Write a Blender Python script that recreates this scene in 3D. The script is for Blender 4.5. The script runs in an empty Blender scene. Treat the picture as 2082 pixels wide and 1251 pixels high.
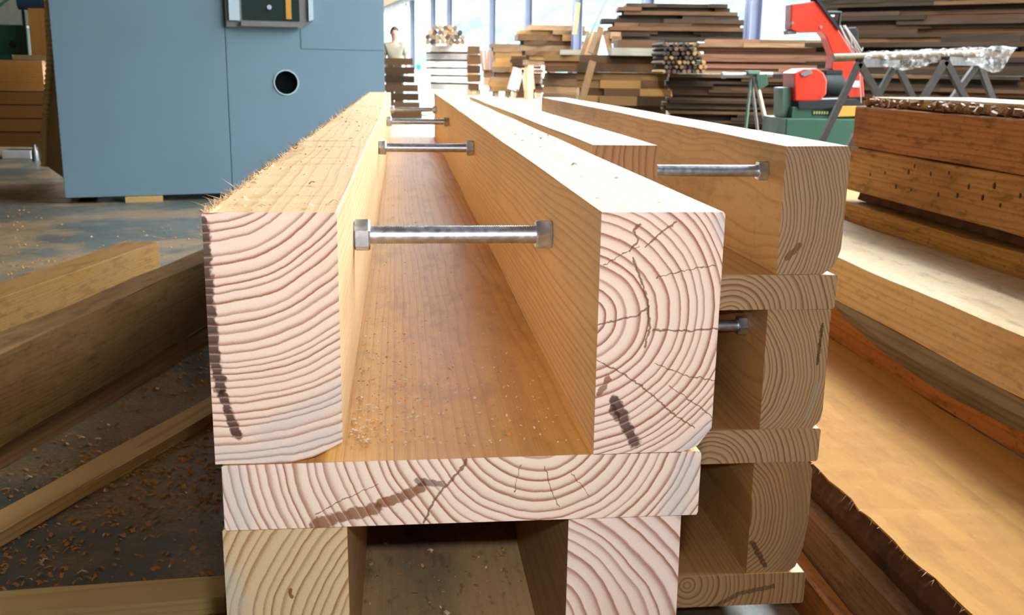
import bpy, bmesh, math, random
from mathutils import Vector, Matrix, noise as mnoise
random.seed(7)
S = bpy.context.scene
COL = S.collection
PI = math.pi

# ------------------------------------------------------------------ camera
FPX, PITCH, YAW, ROLL, HC = 2076.08, .2279, .1084, .0134, 0.97
Fv = Vector((math.sin(YAW)*math.cos(PITCH), math.cos(YAW)*math.cos(PITCH), -math.sin(PITCH)))
Rv = Vector((math.cos(YAW), -math.sin(YAW), 0)); Uv = Rv.cross(Fv)
R2 = Rv*math.cos(ROLL) + Uv*math.sin(ROLL); U2 = -Rv*math.sin(ROLL) + Uv*math.cos(ROLL)
cd = bpy.data.cameras.new('camera'); cam = bpy.data.objects.new('camera', cd); COL.objects.link(cam)
cd.sensor_width = 36; cd.lens = 36*FPX/2082; cd.clip_start = .02; cd.clip_end = 600
M = Matrix((R2, U2, -Fv)).transposed().to_4x4(); M.translation = Vector((0, 0, HC)); cam.matrix_world = M
cd.dof.use_dof = True; cd.dof.focus_distance = 1.05; cd.dof.aperture_fstop = 18
S.camera = cam
# where the sight line of a point of the photograph meets a plane of the place (used to measure positions)
def ray(px, py): return Fv + R2*((px-1041)/FPX) - U2*((py-625.5)/FPX)
def uz(px, py, z): d = ray(px, py); return Vector((0, 0, HC)) + d*((z-HC)/d.z)
def uy(px, py, Y): d = ray(px, py); return Vector((0, 0, HC)) + d*(Y/d.y)
def ux(px, py, X): d = ray(px, py); return Vector((0, 0, HC)) + d*(X/d.x)

# ------------------------------------------------------------------ light
vs = S.view_settings
vs.view_transform = 'Standard'; vs.look = 'None'; vs.gamma = 1; vs.use_curve_mapping = False
vs.exposure = 0.0
cy = S.cycles; cy.max_bounces = 7; cy.diffuse_bounces = 4; cy.glossy_bounces = 3; cy.adaptive_threshold = .02; cy.sample_clamp_indirect = 8
W = bpy.data.worlds.new('world'); S.world = W; W.use_nodes = True
wn = W.node_tree.nodes; wn.clear()
bg = wn.new('ShaderNodeBackground'); wo = wn.new('ShaderNodeOutputWorld')
bg.inputs[0].default_value = (.86, .95, 1, 1); bg.inputs[1].default_value = 20.5
W.node_tree.links.new(bg.outputs[0], wo.inputs[0])
sd = bpy.data.lights.new('sun', 'SUN'); sd.energy = 4; sd.angle = .02; sd.color = (1, .96, .88)
sun = bpy.data.objects.new('sun', sd); COL.objects.link(sun); sun.rotation_euler = (math.radians(32), math.radians(-28), 0)
fd = bpy.data.lights.new('camera_flash', 'SPOT'); fd.energy = 28; fd.spot_size = math.radians(105); fd.spot_blend = .35; fd.shadow_soft_size = .012
fd.color = (1, .97, .97)
fl = bpy.data.objects.new('camera_flash', fd); COL.objects.link(fl)
fm = M.copy(); fm.translation = Vector((0, 0, HC)) + U2*.055 + R2*.02 + Fv*.01; fl.matrix_world = fm
HR = math.radians(8.2)                                   # the hall runs 8.2 degrees off the timber stacks
def hall(u, v, z=0): return Vector((u*math.cos(HR)-v*math.sin(HR), u*math.sin(HR)+v*math.cos(HR), z))
pd = bpy.data.lights.new('opening_portal', 'AREA'); pd.shape = 'RECTANGLE'; pd.size = 98.5; pd.size_y = 5.7
pd.cycles.is_portal = True
po = bpy.data.objects.new('opening_portal', pd); COL.objects.link(po)
po.location = hall(11.5, 47.7, 2.86); po.rotation_euler = (PI/2, 0, PI/2+HR)

pd2 = bpy.data.lights.new('added_roof_opening_portal', 'AREA'); pd2.shape = 'RECTANGLE'; pd2.size = 4.8; pd2.size_y = 97; pd2.cycles.is_portal = True  # portal for the roof opening added to light the beam tops
po2 = bpy.data.objects.new('added_roof_opening_portal', pd2); COL.objects.link(po2); po2.location = hall(6.8, 48.5, 5.9); po2.rotation_euler = (0, 0, HR)

# ------------------------------------------------------------------ node helpers
class NT:
    def __init__(s, name):
        s.m = bpy.data.materials.new(name); s.m.use_nodes = True
        s.t = s.m.node_tree; s.n = s.t.nodes; s.n.clear(); s.l = s.t.links
        s.out = s.n.new('ShaderNodeOutputMaterial'); s.b = s.n.new('ShaderNodeBsdfPrincipled')
        s.l.new(s.b.outputs[0], s.out.inputs[0]); s._co = None
    def put(s, sock, v):
        if isinstance(v, bpy.types.NodeSocket): s.l.new(v, sock)
        elif isinstance(v, (tuple, list)) and len(v) == 3 and len(sock.default_value) == 4: sock.default_value = (*v, 1)
        else: sock.default_value = v
    def co(s):
        if not s._co: s._co = s.n.new('ShaderNodeTexCoord')
        return s._co
    def ma(s, op, a, b=None, c=None, clamp=False):
        n = s.n.new('ShaderNodeMath'); n.operation = op; n.use_clamp = clamp
        for i, v in enumerate((a, b, c)):
            if v is not None: s.put(n.inputs[i], v)
        return n.outputs[0]
    def ve(s, op, a, b=None, sc=None):
        n = s.n.new('ShaderNodeVectorMath'); n.operation = op
        s.put(n.inputs[0], a)
        if b is not None: s.put(n.inputs[1], b)
        if sc is not None: s.put(n.inputs['Scale'], sc)
        return n.outputs['Value'] if op in ('LENGTH', 'DOT_PRODUCT', 'DISTANCE') else n.outputs['Vector']
    def noi(s, v, scale=1, detail=2, rough=.5, col=False):
        n = s.n.new('ShaderNodeTexNoise'); s.put(n.inputs['Vector'], v)
        n.inputs['Scale'].default_value = scale; n.inputs['Detail'].default_value = detail; n.inputs['Roughness'].default_value = rough
        return n.outputs['Color'] if col else n.outputs['Fac']
    def sm(s, v, a, b, lo=0., hi=1.):
        n = s.n.new('ShaderNodeMapRange'); n.interpolation_type = 'SMOOTHSTEP'
        s.put(n.inputs[0], v)
        for i, q in enumerate((a, b, lo, hi)): s.put(n.inputs[i+1], q)
        return n.outputs[0]
    def mix(s, f, a, b, mode='MIX'):
        n = s.n.new('ShaderNodeMix'); n.data_type = 'RGBA'; n.blend_type = mode
        s.put(n.inputs[0], f); s.put(n.inputs[6], a); s.put(n.inputs[7], b); return n.outputs[2]
    def ramp(s, f, stops):
        n = s.n.new('ShaderNodeValToRGB'); e = n.color_ramp.elements
        while len(e) < len(stops): e.new(.5)
        for i, (p, c) in enumerate(stops):
            e[i].position = p; e[i].color = (c, c, c, 1) if isinstance(c, (int, float)) else (*c, 1)
        s.put(n.inputs[0], f); return n.outputs[0]
    def sep(s, v):
        n = s.n.new('ShaderNodeSeparateXYZ'); s.put(n.inputs[0], v); return n.outputs
    def com(s, x, y, z):
        n = s.n.new('ShaderNodeCombineXYZ')
        for i, v in enumerate((x, y, z)): s.put(n.inputs[i], v)
        return n.outputs[0]
    def rnd(s): return s.n.new('ShaderNodeObjectInfo').outputs['Random']
    def fin(s, col, rough=.5, metal=0., spec=.5, bump=None, bd=.001, bs=.4):
        s.put(s.b.inputs['Base Color'], col); s.put(s.b.inputs['Roughness'], rough)
        s.put(s.b.inputs['Metallic'], metal); s.put(s.b.inputs['Specular IOR Level'], spec)
        if bump is not None:
            n = s.n.new('ShaderNodeBump'); n.inputs['Distance'].default_value = bd; n.inputs['Strength'].default_value = bs
            s.put(n.inputs['Height'], bump); s.l.new(n.outputs[0], s.b.inputs['Normal'])
        return s.m

def wood(name, pith, ring, sl, sdk, el, ed, wob=.012, comp=0., drift=(0, 0), cracks=(), stains=(), seed=0., rand=0., rough=.5,
         spec=.3, dirt=0., blotch=None, bl=.4, scon=.55, pores=0., seg=None, yf=.7):
    """sawn timber, length along local Y: growth rings round a pith at local (x, z); sl/sdk side tones, el/ed end-grain tones"""
    N = NT(name); co = N.co().outputs['Object']; nr = N.co().outputs['Normal']
    if rand: rd = N.rnd(); co = N.ve('ADD', co, N.com(0., N.ma('MULTIPLY', rd, 37.), 0.))
    sh = N.ve('ADD', N.ve('MULTIPLY', co, (9, yf, 9)), (seed, seed*1.7, seed*.3))
    d1 = N.ve('SCALE', N.ve('SUBTRACT', N.noi(sh, 1, 1.5, col=True), (.5, .5, .5)), sc=wob*2.4)
    sh2 = N.ve('ADD', N.ve('MULTIPLY', co, (70, 4, 70)), (seed, 0, seed))
    d2 = N.ve('SCALE', N.ve('SUBTRACT', N.noi(sh2, 1, 2, col=True), (.5, .5, .5)), sc=.002)
    p = N.ve('ADD', N.ve('ADD', co, d1), d2); q = N.sep(p); oy = N.sep(co)[1]
    X = N.ma('SUBTRACT', N.ma('ADD', q[0], N.ma('MULTIPLY', oy, drift[0])), pith[0])
    Z = N.ma('SUBTRACT', N.ma('ADD', q[2], N.ma('MULTIPLY', oy, drift[1])), pith[1])
    if rand: X = N.ma('ADD', X, N.ma('MULTIPLY', N.ma('SUBTRACT', rd, .5), rand))
    r = N.ma('SQRT', N.ma('ADD', N.ma('MULTIPLY', X, X), N.ma('MULTIPLY', Z, Z)))
    if comp: r = N.ma('ADD', r, N.ma('MULTIPLY', N.ma('MULTIPLY', r, r), comp))
    t = N.ma('DIVIDE', r, ring)
    t = N.ma('ADD', t, N.ma('MULTIPLY', N.noi(N.com(N.ma('MULTIPLY', t, .33), seed, 0.), 1, 2), 2.2))
    fr = N.ma('FRACT', t)
    w = N.n.new('ShaderNodeTexWhiteNoise'); w.noise_dimensions = '1D'; N.put(w.inputs['W'], N.ma('FLOOR', t))
    inten = N.ma('MULTIPLY_ADD', w.outputs['Value'], .4, .65)
    L = N.ma('MULTIPLY', N.ramp(fr, [(0, .45), (.06, .02), (.4, .05), (.64, .22), (.8, .75), (.9, 1), (.97, 1), (1, .45)]), inten)
    e = N.sm(N.ma('ABSOLUTE', N.sep(nr)[1]), .6, .8)
    fine = N.noi(N.ve('MULTIPLY', co, (500, 9, 500)), 1, 2)
    big = N.noi(N.ve('ADD', N.ve('MULTIPLY', co, (7, 1.6, 7)), (seed*2, 1, 3)), 1, 3)
    mott = N.noi(N.ve('MULTIPLY', co, (150, 45, 150)), 1, 2)
    side = N.mix(N.ma('MULTIPLY', L, scon), sl, sdk)
    side = N.mix(N.sm(big, .4, .75, 0., bl), side, blotch or tuple(c*.72 for c in sl))
    side = N.mix(N.sm(fine, .45, .8, 0., .22), side, sdk)
    side = N.mix(N.sm(mott, .5, .8, 0., .2), side, tuple(min(1, c*1.25) for c in sl))
    if dirt:
        dn = N.noi(N.ve('ADD', N.ve('MULTIPLY', co, (26, 7, 26)), (seed, 0, 0)), 1, 5, .65)
        side = N.mix(N.sm(dn, .5, .68, 0., dirt), side, tuple(c*.28 for c in sdk))
        side = N.mix(N.sm(N.noi(N.ve('MULTIPLY', co, (90, 40, 90)), 1, 3), .58, .72, 0., dirt*.8), side, tuple(c*.35 for c in sdk))
    end = N.mix(L, el, ed)
    end = N.mix(N.sm(big, .45, .8, 0., .45), end, N.mix(L, tuple(min(1, a*b) for a, b in zip(el, (.95, .8, .62))), ed))
    end = N.mix(N.sm(N.noi(N.ve('MULTIPLY', co, (900, 9, 900)), 1, 2), .5, .75, 0., .16), end, (.95, .9, .86))
    hz = None
    if cracks or stains:
        pj = N.ve('ADD', N.ve('MULTIPLY', co, (1, 0, 1)), N.ve('MULTIPLY', N.ve('SCALE', N.ve('SUBTRACT', N.noi(co, 190, 2, col=True), (.5, .5, .5)), sc=.005), (1, 0, 1)))
        stn = N.noi(co, 130, 3)
        def chain(pl):
            best = None
            for (a, b) in zip(pl, pl[1:]):
                A = Vector((a[0], 0, a[1])); B = Vector((b[0], 0, b[1])); ba = B-A
                pa = N.ve('SUBTRACT', pj, tuple(A))
                h = N.ma('MULTIPLY', N.ve('DOT_PRODUCT', pa, tuple(ba)), 1/max(ba.length_squared, 1e-9), clamp=True)
                d = N.ve('LENGTH', N.ve('SUBTRACT', pa, N.ve('SCALE', tuple(ba), sc=h)))
                best = d if best is None else N.ma('MINIMUM', best, d)
            return best
        for (pl, wd, colr, op) in stains:
            lt = colr[0] > .3
            k = N.sm(N.ma('ADD', chain(pl), N.ma('MULTIPLY', N.ma('SUBTRACT', stn, .5), wd*(.9 if lt else 1.1))), wd*(.1 if lt else .55), wd*(1.5 if lt else .95), op, 0.)
            if colr[0] < .2: k = N.ma('MULTIPLY', k, N.ramp(fr, [(0, .5), (.1, .95), (.75, 1), (.9, .75), (1, .45)]))
            end = N.mix(k, end, colr)
        for (pl, wd) in cracks:
            c = N.ma('DIVIDE', chain(pl), wd); hz = c if hz is None else N.ma('MINIMUM', hz, c)
        if hz is not None: end = N.mix(N.sm(hz, .3, 1., .85, 0.), end, (.16, .07, .035))
    col = N.mix(e, side, end)
    if rand:
        rr = N.ma('FRACT', N.ma('MULTIPLY', rd, 7.31))
        col = N.mix(1., col, N.ramp(rr, [(0, (.45, .42, .4)), (.5, (.85, .8, .76)), (1, (1.3, 1.2, 1.1))]), 'MULTIPLY')
    return N.fin(col, rough, 0., spec, fine, .0006, .4)

def paint(name, col, rough=.4, spec=.5, metal=0., dirt=.15, sc=6., dcol=None, orange=0.):
    N = NT(name); co = N.co().outputs['Object']
    a = N.noi(co, sc, 4); c = N.mix(N.sm(a, .42, .75, 0., dirt), col, dcol or tuple(x*.45 for x in col))
    c = N.mix(N.sm(N.noi(co, sc*14, 2), .5, .8, 0., dirt*.6), c, tuple(min(1, x*1.35) for x in col))
    return N.fin(c, N.sm(a, .2, .8, rough*.85, min(1, rough*1.2)), metal, spec, N.noi(co, sc*30, 2), .0004, .25)

# ------------------------------------------------------------------ object helpers
def tag(o, label=None, cat=None, group=None, kind=None):
    if label: o['label'] = label
    if cat: o['category'] = cat
    if group: o['group'] = group
    if kind or cat: o['kind'] = kind or 'thing'
    return o
def link(me, name, mat=None, parent=None, loc=(0, 0, 0), rot=(0, 0, 0)):
    o = bpy.data.objects.new(name, me); COL.objects.link(o); o.location = loc; o.rotation_euler = rot
    if parent: o.parent = parent
    if mat and me and not me.materials: me.materials.append(mat)
    return o
def empty(name, loc=(0, 0, 0), rz=0.):
    o = bpy.data.objects.new(name, None); COL.objects.link(o); o.location = loc; o.rotation_euler = (0, 0, rz); o.empty_display_size = .1; return o
def copy_tree(o, parent=None):
    c = o.copy(); COL.objects.link(c); c.parent = parent
    for ch in list(o.children): copy_tree(ch, c)
    return c
class MB:
    def __init__(s): s.v = []; s.f = []
    def add(s, vs_, fs_):
        k = len(s.v); s.v += [tuple(v) for v in vs_]; s.f += [tuple(i+k for i in f) for f in fs_]; return s
    def box(s, c, d, rot=None):
        hx, hy, hz = d[0]/2, d[1]/2, d[2]/2; vs_ = []
        for x in (-hx, hx):
            for y in (-hy, hy):
                for z in (-hz, hz):
                    p = Vector((x, y, z))
                    if rot is not None: p = rot @ p
                    vs_.append(p+Vector(c))
        return s.add(vs_, [(0, 1, 3, 2), (4, 6, 7, 5), (0, 4, 5, 1), (2, 3, 7, 6), (0, 2, 6, 4), (1, 5, 7, 3)])
    def box2(s, a, b): return s.box([(x+y)/2 for x, y in zip(a, b)], [abs(x-y) for x, y in zip(a, b)])
    def tube(s, pts, r, n=8, caps=True):
        pts = [Vector(p) for p in pts]; rings = []
        for i, p in enumerate(pts):
            t = (pts[min(i+1, len(pts)-1)]-pts[max(i-1, 0)]).normalized()
            up = Vector((0, 0, 1)) if abs(t.z) < .9 else Vector((1, 0, 0))
            a = t.cross(up).normalized(); b = t.cross(a); rr = r[i] if isinstance(r, (list, tuple)) else r
            rings.append([p+a*(rr*math.cos(2*PI*k/n))+b*(rr*math.sin(2*PI*k/n)) for k in range(n)])
        vs_ = [v for q in rings for v in q]; fs_ = []
        for i in range(len(rings)-1):
            for k in range(n): fs_.append((i*n+k, (i+1)*n+k, (i+1)*n+(k+1) % n, i*n+(k+1) % n))
        if caps: fs_ += [tuple(range(n)), tuple((len(rings)-1)*n+k for k in reversed(range(n)))]
        return s.add(vs_, fs_)
    def bar(s, a, b, w, d):                                # a rectangular bar between two points
        a = Vector(a); b = Vector(b); t = (b-a); L = t.length; t.normalize()
        up = Vector((0, 1, 0)) if abs(t.y) < .9 else Vector((1, 0, 0))
        x = t.cross(up).normalized(); y = t.cross(x); rot = Matrix((x, y, t)).transposed()
        return s.box((a+b)/2, (w, d, L), rot)
    def prism(s, pts, a0, a1, axis='y'):                   # pts are (x, z) for axis y, (y, z) for axis x, (x, y) for axis z
        def mk(p, a): return {'y': (p[0], a, p[1]), 'x': (a, p[0], p[1]), 'z': (p[0], p[1], a)}[axis]
        n = len(pts); vs_ = [mk(p, a0) for p in pts]+[mk(p, a1) for p in pts]
        return s.add(vs_, [tuple(range(n)), tuple(range(2*n-1, n-1, -1))]+[(i, i+n, (i+1) % n+n, (i+1) % n) for i in range(n)])
    def mesh(s, name, smooth=False, bevel=0.):
        me = bpy.data.meshes.new(name); me.from_pydata(s.v, [], s.f)
        bm = bmesh.new(); bm.from_mesh(me); bmesh.ops.recalc_face_normals(bm, faces=bm.faces)
        if bevel: bmesh.ops.bevel(bm, geom=[e for e in bm.edges if len(e.link_faces) == 2 and e.calc_face_angle(0) > .4], offset=bevel, segments=2, affect='EDGES', profile=.6)
        bm.to_mesh(me); bm.free()
        if smooth: me.shade_smooth() if hasattr(me, 'shade_smooth') else None
        return me
    def build(s, name, mat, parent=None, loc=(0, 0, 0), rot=(0, 0, 0), smooth=False, bevel=0.):
        me = s.mesh(name, smooth, bevel)
        if smooth:
            me.polygons.foreach_set('use_smooth', [True]*len(me.polygons))
            try: me.set_sharp_from_angle(angle=.7)
            except Exception: pass
        return link(me, name, mat, parent, loc, rot)

def beam_mesh(name, sec, length, ny=24, rough=.0006, edge=None, seed=0, bow=0., flat=False):
    """sawn timber: cross-section (x, z) drawn along Y, with slightly uneven sawn faces; edge = index of a ragged arris"""
    n = len(sec); v = []; f = []
    for j in range(ny+1):
        y = length*j/ny
        for i, (x, z) in enumerate(sec):
            d = mnoise.noise_vector(Vector((i*3.1+seed, y*2.5, seed*.7)))*rough*2
            dx, dz = d.x, (0 if flat else d.z)
            if edge == i and 0 < j < ny:
                k = abs(mnoise.noise(Vector((y*23, seed, 0))))*.012+abs(mnoise.noise(Vector((y*90, seed, 4))))*.006
                dx += k*random.choice((1, .3, -.4)); dz -= k*.5
            v.append((x+dx, y if 0 < j < ny else y, z+dz + bow*math.sin(PI*j/ny)))
    for j in range(ny):
        for i in range(n): f.append((j*n+i, j*n+(i+1) % n, (j+1)*n+(i+1) % n, (j+1)*n+i))
    f += [tuple(reversed(range(n))), tuple(range(ny*n, ny*n+n))]
    me = bpy.data.meshes.new(name); me.from_pydata(v, [], f)
    bm = bmesh.new(); bm.from_mesh(me); bmesh.ops.recalc_face_normals(bm, faces=bm.faces); bm.to_mesh(me); bm.free()
    return me
def rect(w, h, c=.0015): return [(c, 0), (w-c, 0), (w, c), (w, h-c), (w-c, h), (c, h), (0, h-c), (0, c)]

# ------------------------------------------------------------------ materials
PINE_S, PINE_SD = (.78, .53, .285), (.5, .26, .09)
PINE_E, PINE_ED = (.84, .67, .55), (.30, .105, .055)
OLD_S, OLD_SD = (.36, .19, .075), (.14, .06, .02)
def floor_mat():
    N = NT('concrete_floor'); co = N.co().outputs['Object']
    a = N.noi(co, .7, 5, .6); b = N.noi(co, 9, 4, .6); c = N.noi(co, 90, 2)
    col = N.mix(N.sm(a, .3, .7), (.064, .07, .06), (.112, .118, .105))
    col = N.mix(N.sm(b, .45, .75, 0., .4), col, (.07, .08, .075))
    dust = N.ma('MULTIPLY', N.sm(N.noi(N.ve('ADD', co, (3.3, 1.2, 0)), 1.1, 5, .65), .44, .6), N.sm(c, .4, .6, .4, 1.))
    col = N.mix(N.ma('MULTIPLY', dust, .85), col, (.34, .2, .085))
    return N.fin(col, N.sm(b, .3, .7, .3, .5), 0., .5, N.ma('ADD', N.ma('MULTIPLY', b, .4), c), .002, .3)
M_FLOOR = floor_mat()
M_CEIL = wood('roof_boards', (0, -2), .03, (.3, .18, .09), (.16, .08, .03), (.3, .18, .09), (.16, .08, .03), seed=4)
M_WALL = paint('wall_plaster', (.14, .115, .085), .8, .2, sc=.6)
M_STEEL = paint('column_steel', (.07, .08, .13), .5, .5, sc=2.)
M_ZINC = None
def zinc():
    N = NT('zinc_plated_steel'); co = N.co().outputs['Object']
    a = N.noi(co, 120, 3)
    return N.fin(N.mix(N.sm(a, .35, .7), (.56, .68, .9), (.74, .83, .96)), N.sm(a, .3, .7, .34, .46), 1., .5)
M_ZINC = zinc()
M_BLUE = paint('blue_grey_enamel', (.145, .22, .28), .42, .4, dirt=.1, sc=2.2)
M_BLUE2 = paint('pale_grey_enamel', (.42, .52, .6), .35, .5, dirt=.06, sc=3.)
M_BLACK = paint('black_rubber', (.012, .013, .015), .6, .3)
M_DARKGLASS = paint('smoked_glass', (.016, .03, .028), .08, .6, dirt=.4, dcol=(.03, .02, .01))
M_TAN = paint('tan_panel', (.6, .40, .17), .6, .3, sc=5)
M_RIB = paint('ochre_ribbed_edge', (.75, .52, .22), .5, .4, sc=30)
M_RED = paint('red_enamel', (.55, .028, .008), .35, .5, dirt=.2, sc=8)
M_GREEN = paint('green_enamel', (.018, .07, .038), .45, .5, dirt=.3, sc=6)
M_GREEN2 = paint('pale_green_enamel', (.09, .17, .12), .5, .5, dirt=.3, sc=6)
M_YEL = paint('ochre_enamel', (.52, .25, .03), .5, .4, sc=9)
M_GREYM = paint('dull_grey_steel', (.2, .2, .2), .45, .5, metal=.5, sc=20)
M_LEG = paint('painted_angle_steel', (.05, .04, .036), .55, .5, dirt=.4, sc=25)
M_LEGPALE = paint('cream_tube_steel', (.5, .47, .36), .45, .5, sc=25)
M_PIPE = paint('brown_pipe', (.22, .15, .085), .5, .4, dirt=.4, sc=12)
M_WHITE = paint('white_paint', (.72, .72, .68), .6, .3, sc=8)
M_CORD = paint('grey_cord', (.28, .26, .24), .6, .3, sc=40)

# ------------------------------------------------------------------ the hall
def struct(name, mb, mat, **k): return tag(mb.build(name, mat, **k), kind='structure')
hrot = (0, 0, HR)
struct('floor', MB().box2((-14, -14, -.2), (12.2, 97, 0)), M_FLOOR, rot=hrot)
struct('ceiling', MB().box2((-14, -14, 5.75), (4.4, 97, 5.95)).box2((9.2, -14, 5.75), (12.4, 97, 5.95)).box2((4.4, -14, 5.75), (9.2, 0, 5.95)), M_CEIL, rot=hrot)      # unseen roof opening, added along the open side to brighten the beam tops
struct('wall_left', MB().box2((-14.2, -14, 0), (-14, 97, 5.75)), M_WALL, rot=hrot)
M_WALL2 = paint('light_plaster', (.5, .48, .44), .8, .2, sc=.6)
struct('wall_right_light_blocker', MB().box2((11, -14, 0), (11.2, -1.5, 5.75)), M_WALL2, rot=hrot)  # unseen stretch of wall, added to cut the light on the beam ends
struct('wall_back', MB().box2((-14, -14.2, 0), (11, -14, 5.75)), M_WALL2, rot=hrot)
def yard_mat():
    N = NT('yard_gravel'); co = N.co().outputs['Object']
    return N.fin(N.mix(N.sm(N.noi(co, .4, 5), .35, .65), (.5, .5, .47), (.3, .34, .22)), .9, 0., .2)
struct('ground_yard', MB().box2((12.2, -40, -.3), (170, 220, -.05)), yard_mat(), rot=hrot)
struct('ground_end', MB().box2((-60, 97.01, -.3), (12.19, 220, -.05)), bpy.data.materials['yard_gravel'], rot=hrot)
def hill_mat():
    N = NT('leafy_hillside'); co = N.co().outputs['Object']
    c = N.mix(N.sm(N.noi(co, .35, 6, .7), .4, .62), (.045, .1, .1), (.13, .16, .16))
    return N.fin(c, .9, 0., .1, N.noi(co, 1.4, 5), .8, .8)
hv = []; hf = []; nu, nv = 30, 90
for i in range(nu):
    for j in range(nv):
        u = 70+i*4.; v = -60+j*4.
        if True:
            h = (i/nu)**.8*46+mnoise.noise(Vector((u*.06, v*.06, 0)))*5+mnoise.noise(Vector((u*.25, v*.25, 3)))*2.2-1
            hv.append((u-v*.35+(-20), v, h))
for i in range(nu-1):
    for j in range(nv-1): a = i*nv+j; hf.append((a, a+nv, a+nv+1, a+1))
hb = MB(); hb.add(hv, hf); tag(hb.build('hillside', hill_mat(), rot=hrot, smooth=True), kind='structure')

def column(v, w=.3, u=11., z=5.75):
    c = empty('steel_column', hall(u, v), HR)
    MB().box2((-w/2, -w/2, .02), (-w/2+.03, w/2, z)).box2((w/2-.03, -w/2, .02), (w/2, w/2, z)).box2((-w/2, -.015, .02), (w/2, .015, z)).build('column_shaft', M_STEEL, c)
    MB().box2((-w/2-.08, -w/2-.08, 0), (w/2+.08, w/2+.08, .02)).build('base_plate', M_STEEL, c)
    return c
def wall_v(px):
    d = ray(px, 60); az = math.atan2(d.x, d.y)+HR
    return 11./math.tan(az)
cl = {838: 'thin blue-grey steel column just right of the standing person', 880: 'blue-grey steel column behind left edge of the pale slab stack',
      913: 'blue-grey steel column above the heap of split logs', 1000: 'blue-grey steel column between the log heap and the brown plank pile',
      1073: 'blue-grey steel column at left edge of the brown plank pile', 1173: 'blue-grey steel column at right edge of brown plank pile behind leaning sticks',
      1315: 'blue-grey steel column rising behind the left of the dark plank stack', 1530: 'blue-grey steel column between the dark plank stack and red saw'}
for px, lb in cl.items():
    c = column(wall_v(px), .3 if px > 990 else .32)
    tag(c, lb, 'column', 'columns along the open side of the hall')
v0 = wall_v(1530)
for k in range(1, 6):
    if v0-6.27*k > -1:
        c = column(v0-6.27*k); tag(c, ('first', 'second', 'third', 'fourth', 'fifth')[k-1]+' blue-grey steel column beyond the right edge of the picture', 'column', 'columns beyond the frame')
struct('trim_1', MB().box2((10.85, -14, 5.45), (11.15, 97, 5.75)), M_STEEL, rot=hrot)      # eaves beam
br = MB()
for (a, b) in (((788, 3), (812, 26)), ((812, 26), (838, 6)), ((800, 26), (800, 0))):
    br.bar(hall(10.6, wall_v(a[0]), 0)+Vector((0, 0, min(5.2, uy(a[0], a[1], wall_v(a[0])).z))), hall(10.6, wall_v(b[0]), 0)+Vector((0, 0, min(5.2, uy(b[0], b[1], wall_v(b[0])).z))), .12, .12)
tag(br.build('steel_brace', M_STEEL), 'diagonal steel brace high above the standing person', 'brace')

# ------------------------------------------------------------------ the front stack of box girders
D, X0, TOP, BH, BT = .778, -.1496, HC-.1062, .2004, .056
def loc_px(px, py, ox, oz, Y=D):
    q = uy(px, py, Y); return (q.x-ox, q.z-oz)
def pl_px(pts, ox, oz, Y=D): return [loc_px(a, b, ox, oz, Y) for a, b in pts]
Z1 = TOP-BH                    # underside of the upper beams
DARKRES, RES2, BLUEST, PALE = (.035, .009, .002), (.18, .055, .013), (.45, .5, .52), (.92, .86, .82)
# upper left beam
mLU = wood('pine_upper_left', loc_px(400, 235, X0, Z1), .0094, PINE_S, PINE_SD, (.85, .67, .56), PINE_ED, wob=.009, comp=.9, seed=1.3, yf=2.2, spec=.22, rough=.6, dirt=.1, drift=(.012, .004),
    stains=[(pl_px([(414, 455), (418, 540), (424, 620), (436, 730), (447, 790)], X0, Z1), .0062, DARKRES, .93),
            (pl_px([(452, 800), (466, 845), (484, 888)], X0, Z1), .0048, DARKRES, .93),
            (pl_px([(540, 880), (640, 830), (690, 800)], X0, Z1), .012, BLUEST, .35),
            (pl_px([(450, 925), (560, 925), (680, 880)], X0, Z1), .009, BLUEST, .4)])
me = beam_mesh('timber_beam', [(0, 0), (.058, 0), (.078, .005), (.1, .017), (.1, BH-.001), (.099, BH), (.001, BH), (0, BH-.001)], 4.15, 160, .0005, edge=6, seed=1)
bLU = tag(link(me, 'timber_beam', mLU, None, (X0, D, Z1)), 'pale squared beam with dark resin streak down its left edge, top of nearest stack', 'beam', 'beams of the nearest stack')
sp = MB(); rs = random.Random(5)
for k in range(1100):
    y = rs.random()**1.5*4.0+.006; L = rs.uniform(.002, .009)*(2.4 if rs.random() < .08 else 1); b = Vector((rs.uniform(-.0005, .0045), y, BH-.0006))
    d = Vector((rs.uniform(-1.3, .35), rs.uniform(-.8, .8), rs.uniform(-.1, .9))).normalized()*L; s_ = d.cross(Vector((0, 0, 1))).normalized()*rs.uniform(.0004, .0011)
    sp.add([b-s_, b+s_, b+Vector((0, 0, -.0012)), b+d], [(0, 1, 3), (1, 2, 3), (2, 0, 3), (0, 2, 1)])
M_SPL = wood('splinter_pine', (0, 0), .008, (.78, .6, .4), (.6, .38, .2), (.8, .62, .42), (.6, .38, .2), rand=.1)
tag(sp.build('splinters', M_SPL, bLU), kind='stuff')
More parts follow.
